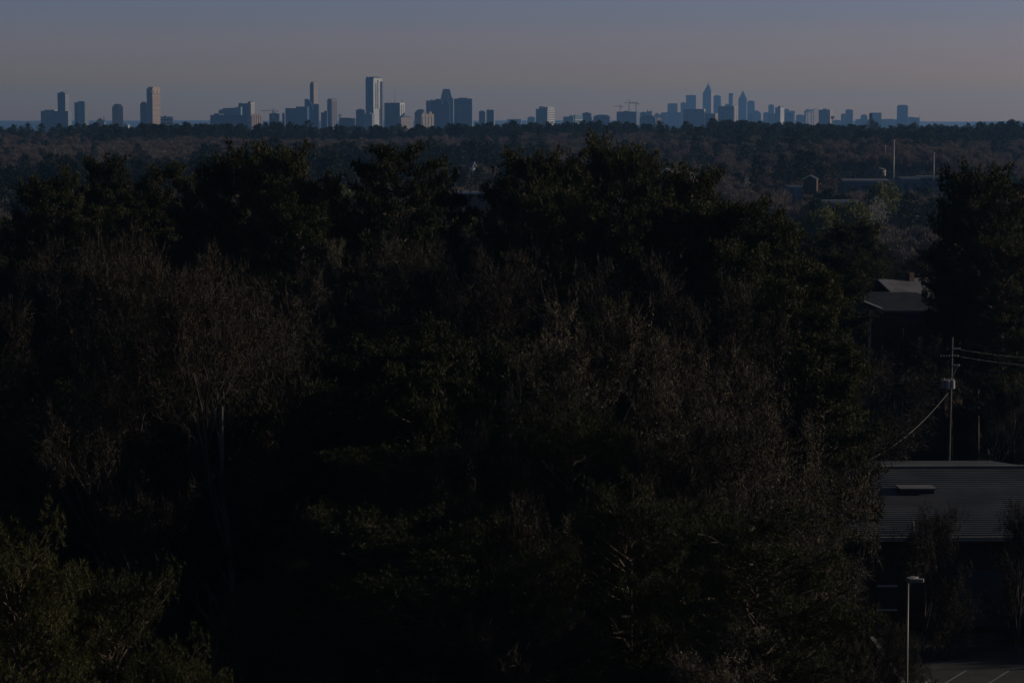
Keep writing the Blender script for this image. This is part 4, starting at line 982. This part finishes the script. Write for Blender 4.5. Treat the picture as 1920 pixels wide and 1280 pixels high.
NP = 'dark pine '
for a in [
    (0, 95, 318, 300, 130, 'dark pine at the left edge rising over the russet bare trees'),
    (1, 190, 294, 310, 150, 'rounded pine forming the top of the left-hand pine clump'),
    (2, 330, 308, 295, 150, 'broad pine on the right shoulder of the left-hand clump'),
    (0, 265, 345, 270, 150, 'lower pine in the middle of the left-hand clump'),
    (3, 380, 350, 262, 140, 'pine sloping down between the left clump and the large domed pine'),
    (0, 455, 272, 262, 150, 'left peak of the large domed pine mass'),
    (1, 535, 271, 256, 165, 'right peak of the large domed pine mass'),
    (1, 590, 330, 250, 120, 'pine on the right slope of the large domed mass'),
    (2, 560, 385, 236, 190, 'lower spreading pine below the large domed mass'),
    (2, 752, 271, 250, 200, 'lone layered pine with a flat round head and a gap on either side'),
    (3, 822, 325, 262, 90, 'small pine leaning off the right side of the lone layered pine'),
    (1, 985, 281, 262, 140, 'round-headed pine left of the highest central pine'),
    (0, 1065, 288, 268, 130, 'pine filling the dip left of the highest central pine'),
    (0, 1158, 256, 272, 150, 'highest pine at the centre of the picture'),
    (3, 1215, 305, 262, 110, 'pine on the right flank of the highest central pine'),
    (2, 1040, 355, 238, 190, 'spreading pine below the round-headed central pine'),
    (1, 1310, 311, 240, 190, 'broad domed pine right of the white gabled house'),
    (0, 1265, 362, 228, 170, 'pine below the white gabled house'),
    (1, 1385, 372, 226, 160, 'pine stepping down right of the broad domed pine'),
    (3, 1452, 388, 222, 150, 'right-hand end pine of the central clump'),
    (2, 1165, 385, 225, 190, 'wide pine hiding the foot of the highest central pine'),
    (1, 1400, 455, 205, 200, 'nearer pine in the lower right of the central clump'),
    (4, 1590, 412, 372, 120, 'dark pine standing apart between the central clump and the right-hand pines'),
    (4, 1842, 307, 272, 160, 'big dark pine towering at the right edge'),
    (2, 1905, 330, 280, 170, 'pine cut off by the right edge of the picture'),
    (1, 1790, 425, 300, 110, 'lower pine leaning left of the big right-hand pine'),
    (0, 1875, 440, 266, 150, 'shaded pine below the big right-hand pine'),
    (2, 1488, 490, 184, 180, 'open branching pine in front of the dark porch house'),
    (2, 1538, 625, 178, 130, 'low spreading pine below the dark porch house'),
    (3, 60, 400, 250, 150, 'shaded pine low at the left edge'),
    (2, 200, 388, 245, 170, 'yellow-green pine behind the russet bare trees'),
    (5, 20, 975, 92, 290, 'nearest pine in the bottom left corner with pale broken branches'),
    (6, 185, 1065, 98, 200, 'near pine stepping down right of the corner pine'),
    (5, 330, 1200, 100, 110, 'small young pine top poking up at the bottom left'),
    (3, 835, 600, 172, 150, 'small green pine among the bare trees left of centre'),
    (1, 770, 680, 168, 130, 'shaded pine half hidden left of centre'),
    (0, 985, 640, 160, 190, 'pine behind the pale budding tree at the centre'),
    (3, 1135, 560, 185, 150, 'pine crown behind the pale budding tree'),
    (6, 1090, 760, 138, 240, 'dense dark pine in the lower centre'),
    (5, 1180, 905, 126, 260, 'green pine low in the centre foreground'),
    (6, 1330, 960, 132, 230, 'green pine right of the lower centre'),
    (5, 1010, 1010, 122, 220, 'pine sprays at the bottom of the picture left of centre'),
    (1, 1490, 880, 166, 170, 'pine overlapping the left end of the ribbed roof'),
    (6, 1490, 1130, 128, 180, 'pine at the bottom right of the wood'),
]:
    named('p', *a)
for a in [
    (0, 270, 425, 205, 330, 'large russet bare tree crowning the left woodland'),
    (1, 110, 440, 210, 220, 'russet bare tree at the far left'),
    (0, 430, 470, 190, 200, 'russet bare tree right of the large russet crown'),
    (3, 478, 480, 163, 330, 'tall bare tree with forking pale limbs and long visible trunk'),
    (1, 20, 560, 180, 200, 'brown bare tree cut by the left edge'),
    (1, 220, 600, 160, 260, 'dark brown bare tree in the left foreground'),
    (1, 600, 500, 190, 200, 'bare tree behind the tall forking tree'),
    (4, 720, 448, 225, 190, 'grey twiggy tree below the lone layered pine'),
    (3, 820, 468, 215, 170, 'upright purple-grey bare tree left of centre'),
    (3, 915, 452, 225, 170, 'purple-grey bare tree below the central pines'),
    (0, 1010, 490, 205, 190, 'brown bare tree below the central pines'),
    (1, 1130, 480, 208, 190, 'bare tree with pale leaning limb at the centre'),
    (0, 1250, 500, 200, 200, 'brown bare tree right of centre'),
    (4, 1085, 560, 150, 250, 'pale budding tree at the centre catching the light'),
    (2, 1245, 690, 146, 220, 'pale budded tree right of centre'),
    (2, 1400, 640, 150, 200, 'speckled budding tree left of the open branching pine'),
    (1, 1330, 570, 180, 200, 'brown bare tree under the broad domed pine'),
    (4, 1345, 800, 138, 240, 'twiggy pale tree in the right foreground'),
    (1, 1470, 590, 172, 180, 'brown bare tree behind the open branching pine'),
    (3, 920, 770, 150, 200, 'bare tree with pale snapped trunk low in the centre'),
    (4, 1545, 1000, 150, 200, 'many-branched grey tree in front of the wall at the lower right'),
    (3, 1455, 1080, 138, 200, 'bare twiggy tree at the lower right'),
    (0, 1610, 1150, 160, 110, 'small russet-twigged tree beside the lamp post'),
    (3, 850, 940, 130, 190, 'bare tree with curved pale branch at the lower centre'),
    (3, 1716, 935, 178, 60, 'thin dark tree in front of the ribbed roof'),
    (3, 1912, 950, 176, 60, 'thin dark tree over the right end of the ribbed roof'),
    (0, 1720, 760, 258, 80, 'reddish bare tree left of the utility pole'),
    (1, 1850, 705, 264, 120, 'reddish bare tree right of the utility pole'),
    (3, 1905, 790, 264, 100, 'bare tree behind the right end of the ribbed roof'),
    (1, 1670, 800, 264, 90, 'brown bare tree under the sagging cable'),
]:
    named('b', *a)

# small blossom and young-leaf trees
def make_leafy(seed, H, W, mat, n=2200, size=.16):
    r = np.random.default_rng(seed); lobes = r.uniform(-1, 1, (9, 3))*[W*.3, W*.3, H*.2]
    k = r.integers(0, 9, n); c = lobes[k]+unit(r.normal(0, 1, (n, 3)))*(r.uniform(0, 1, (n, 1))**.5)*[W*.24, W*.24, H*.2]; c[:, 2] += H*.62
    tris = needle_tris(c, unit(r.normal(0, 1, (n, 3))), r, per=2, length=size*2, width=size*.6)
    tk = TB(); tk.tube([[0, 0, 0], [.1, 0, H*.3], [0, .1, H*.75]], [.16, .12, .04], 6)
    for j in range(9):
        tk.tube([[0, 0, H*(.2+.04*j)], lobes[j]*.5+[0, 0, H*.5], lobes[j]+[0, 0, H*.66]], [.07, .045, .02], 4)
    return tk.mesh('leafy_trunk', M['bark_grey']), tri_mesh('leafy_crown', tris, mat), H
BLOS = make_leafy(61, 9, 8, M['blossom'], 900, .16); YELL = make_leafy(62, 12, 11, M['leaf_yellow'], 3000, .3); SHRB = make_leafy(63, 4, 5, M['shrub_blossom'], 620, .075)
PINK = make_leafy(64, 6, 6, M['bud_red'], 1600, .07)
def small(proto, px, yt, D, label, name, cat, hh, grp=None, ws=1.0):
    t_ = P(px, yt, D); g = gz(t_.x, D); h = hh
    z = t_.z - h
    if z > g: h = t_.z-g; z = g
    root = empty(name, (t_.x, D, z), rnd.uniform(0, 6.28), label=label, cat=cat, group=grp); s = h/proto[2]; root.scale = (s*ws, s*ws, s)
    link_mesh('trunk', proto[0], root); link_mesh('crown', proto[1], root); PLACED.append((t_.x, D, 3))
small(BLOS, 1640, 366, 900, 'white blossoming tree in front of the low pale roofs', 'blossoming_tree', 'tree', 9, ws=.55)
small(BLOS, 1404, 326, 1250, 'tiny white blossoming tree right of the broad domed pine', 'blossoming_tree', 'tree', 11, ws=.35)
#small(BLOS, 735, 458, 222, 'thin white blossoming top beside the grey twiggy tree', 'blossoming_tree', 'tree', 6, ws=.6)
small(YELL, 1665, 338, 1020, 'yellow-green young tree left of the tallest pale pole', 'young_leafy_tree', 'tree', 14, ws=.7)
small(YELL, 1590, 372, 800, 'yellow-green tree at the edge of the valley clearing', 'young_leafy_tree', 'tree', 14, ws=.8)
small(YELL, 1560, 385, 760, 'yellow-green tree left of the white blossoming tree', 'young_leafy_tree', 'tree', 13, ws=.8)
small(YELL, 900, 395, 520, 'olive-green tree in the gap right of the lone layered pine', 'young_leafy_tree', 'tree', 15, ws=.8)
small(YELL, 655, 345, 640, 'olive-green tree in the gap left of the lone layered pine', 'young_leafy_tree', 'tree', 15, ws=.8)
for i, (px, D) in enumerate(((1530, 161), (1560, 163), (1592, 164), (1622, 163), (1655, 164), (1685, 163))):
    small(SHRB, px, 1246+rnd.uniform(0, 14), D, 'white flowering shrub at the bottom edge left of the lamp post', 'flowering_shrub', 'shrub', 3.2, grp='white flowering shrubs at the bottom edge')
#small(PINK, 1694, 703, 205, 'pinkish shrub crown below the flagpole', 'pink_shrub', 'shrub', 6)

# fillers
P_ARR = None
def blocked(x, y):
    u = x/y; px = 960+u*F
    # roofed building, lot, sight lines to it, lamp and pole
    if 1560 < px < 2150 and 110 < y < 232: return True
    if px > 1455 and y < 178: return True
    if px > 1520 and y < 232: return True
    if 1640 < px < 2100 and 232 < y < 262: return True
    if 1545 < px < 1850 and 232 < y < 322: return True
    if 1560 < px < 1830 and 322 < y < 372: return True
    if px < 700 and y < 168: return True
    if 430 < px < 520 and y < 170: return True
    if px >= 700 and y < 112: return True
    if px <= 700 and y < 170 and px > 560: return True
    return False
ok_fill = []
NEAR_MAX = 520.0
tries = 0
pts = [(p[0], p[1], p[2]) for p in PLACED]
def grid_key(x, y): return (int(x//12), int(y//12))
gridd = {}
for p in pts: gridd.setdefault(grid_key(p[0], p[1]), []).append(p)
def free(x, y, rr):
    kx, ky = grid_key(x, y)
    for a in (-1, 0, 1):
        for b in (-1, 0, 1):
            for q_ in gridd.get((kx+a, ky+b), ()):
                if (q_[0]-x)**2+(q_[1]-y)**2 < (rr+q_[2]*.6)**2: return False
    return True
zone = lambda px: 'left' if px < 640 else ('middle' if px < 1280 else 'right')
cnt = {'p': 0, 'b': 0}
cand = []
while len(cand) < 9000:
    y = math.sqrt(rnd.uniform(105**2, NEAR_MAX**2)); x = rnd.uniform(-.215, .225)*y; cand.append((x, y))
cand.sort(key=lambda c_: c_[1] > 215)
for x, y in cand:
    if blocked(x, y) or not free(x, y, 3.1): continue
    px = 960+x/y*F
    pine = rnd.random() < (.46 if y < 210 else .34)
    kk = 'p' if pine else 'b'
    if cnt[kk] >= (250 if pine else 266): continue
    hmax = 26 if pine else 22
    # keep the canopy under the line where the photo shows what lies behind
    lim = 470 if y < 240 else (395 if y < 380 else 372)
    if y < 170: lim = 620
    if y < 135: lim = 860
    if 1560 < px < 1800: lim = max(lim, 560 if y < 318 else 470)
    if 1470 < px < 1660 and y < 318: lim = max(lim, 600)
    if 400 < px < 560 and y < 200: lim = max(lim, 900)
    if 1480 < px < 1780 and y > 380: lim = max(lim, 425)
    h = rnd.uniform(.78, 1.0)*hmax; zt_ = P(px, lim+rnd.uniform(0, 40), y).z - gz(x, y)
    h = min(h, zt_)
    if h < 8: continue
    cnt[kk] += 1
    if pine: proto = PINES[rnd.randrange(5)] if y > 160 else PINES[5+rnd.randrange(2)]
    else: proto = BARES[rnd.choice([0, 0, 1, 1, 3, 3, 2, 4])]
    where = next(t for lim_, t in ((150, 'by the left edge'), (350, 'under the left pine clump'), (640, 'under the large domed pines'),
                 (860, 'under the lone layered pine'), (1080, 'under the round-headed pine'), (1250, 'under the highest central pine'),
                 (1450, 'under the broad domed pine'), (1650, 'left of the porch house'), (9999, 'near the utility pole')) if px < lim_)
    dd = 'nearest row' if y < 165 else ('second row' if y < 210 else ('third row' if y < 270 else ('fourth row' if y < 350 else 'back row')))
    size = 'tall' if h > .9*hmax else ('middling' if h > .72*hmax else 'low')
    look = 'broad' if rnd.random() < .5 else 'narrow'
    plant(kk, proto, x, y, h, (rnd.uniform(1.02, 1.2) if look == 'broad' else rnd.uniform(.82, .95))*(1.1 if h > 15 else 1.3),
          f"{size} {look} {'green pine' if pine else 'bare brown tree'} in the {dd} {where}",
          f"{'pines' if pine else 'bare trees'} in the {dd} of the wood {where}")
    gridd.setdefault(grid_key(x, y), []).append((x, y, 3))
print('near trees', cnt, len(PLACED), _t.time()-t0)

# first far trees stand as individuals (they are also what the woodland repeats)
SRC_P, SRC_B = [], []
k = 0
for i in range(3):
    x, y = (-.05+.03*i)*560, 545+9*i; o = link_mesh('pine_tree', FARP[i], label=['leftmost far pine in the valley behind the dense wood', 'middle far pine in the valley behind the dense wood', 'right-hand far pine in the valley behind the dense wood'][i], cat='pine', group='pines at the far edge of the wood'); vrot(o, (x, y, gz(x, y)-.1)); SRC_P.append(o)
for i in range(4):
    x, y = (-.12+.04*i)*570, 552+6*i; o = link_mesh('bare_tree', FARB[i], label='bare grey-brown tree in the valley just behind the dense wood', cat='tree', group='bare trees at the far edge of the wood'); vrot(o, (x, y, gz(x, y)-.1)); SRC_B.append(o)

TINY = []
for hx, hy, lb in ((49, 272, 'tiny white house showing through the left hillside woods'), (109, 283, 'tiny pale house left of a row of white houses on the left hillside'),
                   (136, 287, 'tiny white house at the left of a row on the left hillside'), (152, 282, 'tiny white house in the middle of a row on the left hillside'),
                   (164, 280, 'tiny white house at the right of a row on the left hillside'), (177, 288, 'tiny white house just below and right of a hillside row'),
                   (186, 265, 'tiny pale roof high on the left hillside'), (23, 318, 'tiny bright white house low at the left edge above the pines'),
                   (79, 306, 'tiny pale roof above the leftmost pines'), (636, 288, 'tiny white house between the two biggest left pine crowns'),
                   (907, 313, 'tiny pale house right of the bright white steep gable'), (1600, 295, 'tiny white house left of the tall pale poles'),
                   (1646, 318, 'tiny white house at the foot of the thinner pale pole'), (1475, 277, 'tiny white house right of the pale lattice pole'),
                   (1532, 291, 'tiny pale roof on the hillside right of centre')):
    best = min(np.arange(950, 2600, 10), key=lambda d: abs(row_of(gz((hx-960)/F*d, d)+4, d)-hy))
    D = float(best); c = P(hx, hy, D); g = gz(c.x, D); h_ = max(4.5, c.z-g+1.2)
    rt = empty('house', (c.x, D, g), rnd.uniform(-.6, .6), label=lb, cat='house', group='tiny white houses among the hillside trees')
    w_ = rnd.uniform(2.2, 3.6)
    q = MB(); q.prism([(-w_, 0), (w_, 0), (w_, h_-1.6), (0, h_), (-w_, h_-1.6)], 0, 9); q.build('wall', M['pale' if 'pale' in lb else 'white'], rt)
    q = MB(); q.prism([(0, h_+.3), (0, h_+.02), (w_+.4, h_-1.75), (w_+.4, h_-1.5)][::-1], -.4, 9.4); q.prism([(0, h_+.3), (0, h_+.02), (-w_-.4, h_-1.75), (-w_-.4, h_-1.5)], -.4, 9.4); q.build('roof', M['roofgrey'], rt)
    for xx in (-w_*.5, w_*.5):
        q = MB(); q.box(xx-.5, xx+.5, -.06, -.02, h_*.35, h_*.6); q.build('window', M['slot'], rt)
    TINY.append((hx, D))

def scatter():
    out = []
    def ring(y0, y1, sp, u0, u1, keep=1.0):
        area = (u1-u0)*(y1*y1-y0*y0)/2; n = int(area/(sp*sp)*keep)
        y = np.sqrt(rng.uniform(y0*y0, y1*y1, n)); x = rng.uniform(u0, u1, n)*y; out.append(np.column_stack([x, y]))
    ring(505, 1150, 9.0, -.225, .235); ring(1150, 3050, 9.0, -.225, .235); ring(3050, 3500, 14, -.22, .23)
    ring(4900, 6000, 17, -.22, .22)
    # the wood goes on unseen on the sunward side, added to shade the lot
    ring(120, 505, 9.0, .222, .62); ring(505, 1150, 11.0, .235, .42)
    a = np.concatenate(out); px = 960+a[:, 0]/a[:, 1]*F; y = a[:, 1]
    keep = np.ones(len(a), bool)
    keep &= ~((px > 1565) & (px < 1790) & (y > 1230) & (y < 1570))
    keep &= ~((px > 1470) & (px < 1510) & (y > 1150) & (y < 1290))
    keep &= ~((px > 850) & (px < 940) & (y > 900) & (y < 1080))
    keep &= ~((px > 1540) & (px < 1620) & (y > 860) & (y < 985))
    for hx, D_ in TINY: keep &= ~((np.abs(px-hx) < 9) & (y > D_-170) & (y < D_+16))
    keep &= ~((np.abs(px-1395) < 24) & (y > 1790) & (y < 1915))
    keep &= ~((np.abs(px-1334) < 8) & (y > 2250) & (y < 2400))
    keep &= ~((px > 2020) & (px < 2150) & (y < 235) & (y > 130))
    keep &= ~((px > 1880) & (px < 2160) & (y < 232))
    keep &= ~((a[:, 0] < 64) & (y > 138) & (y < 250))  # clear of the lot, and a gap letting sun onto the roof
    return a[keep]
pts = scatter(); n = len(pts)
gh = ground(pts[:, 0], pts[:, 1])+CAMZ
mixn = wave(pts[:, 0], pts[:, 1], 260, 77) + wave(pts[:, 0], pts[:, 1], 700, 78)
isp = (mixn + rng.normal(0, .45, n)) > .95
px = 960+pts[:, 0]/pts[:, 1]*F
isp |= (px > 1330) & (px < 1600) & (pts[:, 1] > 2300) & (pts[:, 1] < 3400) & (rng.random(n) < .7)
hgt = np.where(isp, rng.uniform(.7, 1.35, n)*20, rng.uniform(.65, 1.15, n)*17)
lumps = wave(pts[:, 0], pts[:, 1], 130, 91)*.16 + wave(pts[:, 0], pts[:, 1], 420, 92)*.14
hgt = hgt*np.clip(1+lumps*np.where(pts[:, 1] > 1500, .9, 1), .6, 1.4)
# valley on the right stays open: low trees there
low = (px > 1470) & (px < 1790) & (pts[:, 1] > 480) & (pts[:, 1] < 1240)
lim_z = np.array([P(p_, 352, y_).z for p_, y_ in zip(px, pts[:, 1])])
hgt = np.where(low, np.minimum(hgt, np.maximum(lim_z-gh, 3.5)), hgt)
low2 = (px > 845) & (px < 945) & (pts[:, 1] > 480) & (pts[:, 1] < 905)
lim2 = np.array([P(p_, 372, y_).z for p_, y_ in zip(px, pts[:, 1])])
hgt = np.where(low2, np.minimum(hgt, np.maximum(lim2-gh, 3.5)), hgt)
nearline = pts[:, 1] < 1150
limn = np.array([P(p_, 300, y_).z for p_, y_ in zip(px, pts[:, 1])])
hgt = np.where(nearline & (px < 1960), np.minimum(hgt, np.maximum(limn-gh, 5)), hgt)
cap1 = (pts[:, 1] > 138) & (pts[:, 1] < 235) & (px > 1960)  # unseen trees kept low so sun reaches the lamp head and roof
hgt = np.where(cap1, np.minimum(hgt, 8+np.maximum(pts[:, 0]-23, 0)*.17), hgt)
cap2 = (pts[:, 1] > 225) & (pts[:, 1] < 290) & (px > 1960)  # unseen trees kept low so sun reaches the transformers
hgt = np.where(cap2, np.minimum(hgt, 9+np.maximum(pts[:, 0]-40, 0)*.18), hgt)
# outside the frame on the sunward side the trees are as tall as the near wood
hgt = np.where(pts[:, 0]/pts[:, 1] > .22, hgt*1.2, hgt)

def woodland(name, sel, srcs, H0, pts, gh, hgt):
    idx = np.where(sel)[0]; me = bpy.data.meshes.new(name); m_ = len(idx)
    me.vertices.add(m_); co = np.column_stack([pts[idx], gh[idx]-.2]).astype(np.float32); me.vertices.foreach_set('co', co.reshape(-1))
    for an, ty, vals in (('rz', 'FLOAT', rng.uniform(0, 6.28, m_)), ('sc', 'FLOAT', hgt[idx]/H0), ('wd', 'FLOAT', rng.uniform(.8, 1.35, m_)*(1.5 if 'under' in name else 1)), ('pick', 'INT', rng.integers(0, len(srcs), m_))):
        at = me.attributes.new(an, ty, 'POINT'); at.data.foreach_set('value', vals.astype(np.float32 if ty == 'FLOAT' else np.int32))
    me.update(); o = link_mesh(name, me, kind='stuff')
    ng = bpy.data.node_groups.new(name, 'GeometryNodeTree'); ng.is_modifier = True
    ng.interface.new_socket('Geometry', in_out='INPUT', socket_type='NodeSocketGeometry'); ng.interface.new_socket('Geometry', in_out='OUTPUT', socket_type='NodeSocketGeometry')
    N = ng.nodes; L = ng.links; gi = N.new('NodeGroupInput'); go = N.new('NodeGroupOutput')
    gi2 = N.new('GeometryNodeGeometryToInstance')
    for s_ in reversed(srcs):
        oi = N.new('GeometryNodeObjectInfo'); oi.inputs['Object'].default_value = s_; oi.inputs['As Instance'].default_value = True; oi.transform_space = 'ORIGINAL'
        L.new(oi.outputs['Geometry'], gi2.inputs[0]) if False else None
        N_ = oi
        if 'jn' not in locals(): jn = N.new('GeometryNodeJoinGeometry')
        L.new(oi.outputs['Geometry'], jn.inputs[0])
    ip = N.new('GeometryNodeInstanceOnPoints'); ip.inputs['Pick Instance'].default_value = True
    def attr(nm, ty):
        a = N.new('GeometryNodeInputNamedAttribute'); a.data_type = ty; a.inputs['Name'].default_value = nm; return a.outputs['Attribute']
    L.new(gi.outputs[0], ip.inputs['Points']); L.new(jn.outputs[0], ip.inputs['Instance']); L.new(attr('pick', 'INT'), ip.inputs['Instance Index'])
    cr = N.new('ShaderNodeCombineXYZ'); L.new(attr('rz', 'FLOAT'), cr.inputs[2])
    e2 = N.new('FunctionNodeEulerToRotation'); L.new(cr.outputs[0], e2.inputs[0]); L.new(e2.outputs[0], ip.inputs['Rotation'])
    sc_ = attr('sc', 'FLOAT'); mu = N.new('ShaderNodeMath'); mu.operation = 'MULTIPLY'; L.new(sc_, mu.inputs[0]); L.new(attr('wd', 'FLOAT'), mu.inputs[1])
    c2 = N.new('ShaderNodeCombineXYZ'); L.new(mu.outputs[0], c2.inputs[0]); L.new(mu.outputs[0], c2.inputs[1]); L.new(sc_, c2.inputs[2]); L.new(c2.outputs[0], ip.inputs['Scale'])
    L.new(ip.outputs[0], go.inputs[0]); N.remove(gi2)
    md = o.modifiers.new('scatter', 'NODES'); md.node_group = ng
    return o
woodland('distant_pine_woodland', isp, SRC_P, 22, pts, gh, hgt)
woodland('distant_bare_woodland', ~isp, SRC_B, 20, pts, gh, hgt)
nu_ = 5200  # undergrowth added to cover sunlit streaks and darken the forest floor
uy = np.sqrt(rng.uniform(150**2, 470**2, nu_)); ux = rng.uniform(-.22, .225, nu_)*uy; up_ = 960+ux/uy*F
uh0 = 1; uk = ~((up_ > 1545) & (up_ < 1850) & (uy > 235) & (uy < 330)) & ~((up_ > 1545) & (uy < 212)) & ~((up_ > 1570) & (up_ < 1800) & (uy > 322) & (uy < 372)) & ~((up_ > 1640) & (uy > 212) & (uy < 250) & (up_ > 1990))
up2 = np.column_stack([ux, uy])[uk]; ug = ground(up2[:, 0], up2[:, 1])+CAMZ; uh = np.where((up2[:, 1] < 215), rng.uniform(1.2, 2.6, len(up2)), rng.uniform(1.8, 4.6, len(up2)))
us_ = rng.random(len(up2)) < .35
woodland('evergreen_undergrowth', us_, SRC_P, 22*.75, up2, ug, uh); woodland('bare_undergrowth', ~us_, SRC_B, 20*.75, up2, ug, uh)
print('woodland', n, int(isp.sum()), _t.time()-t0)
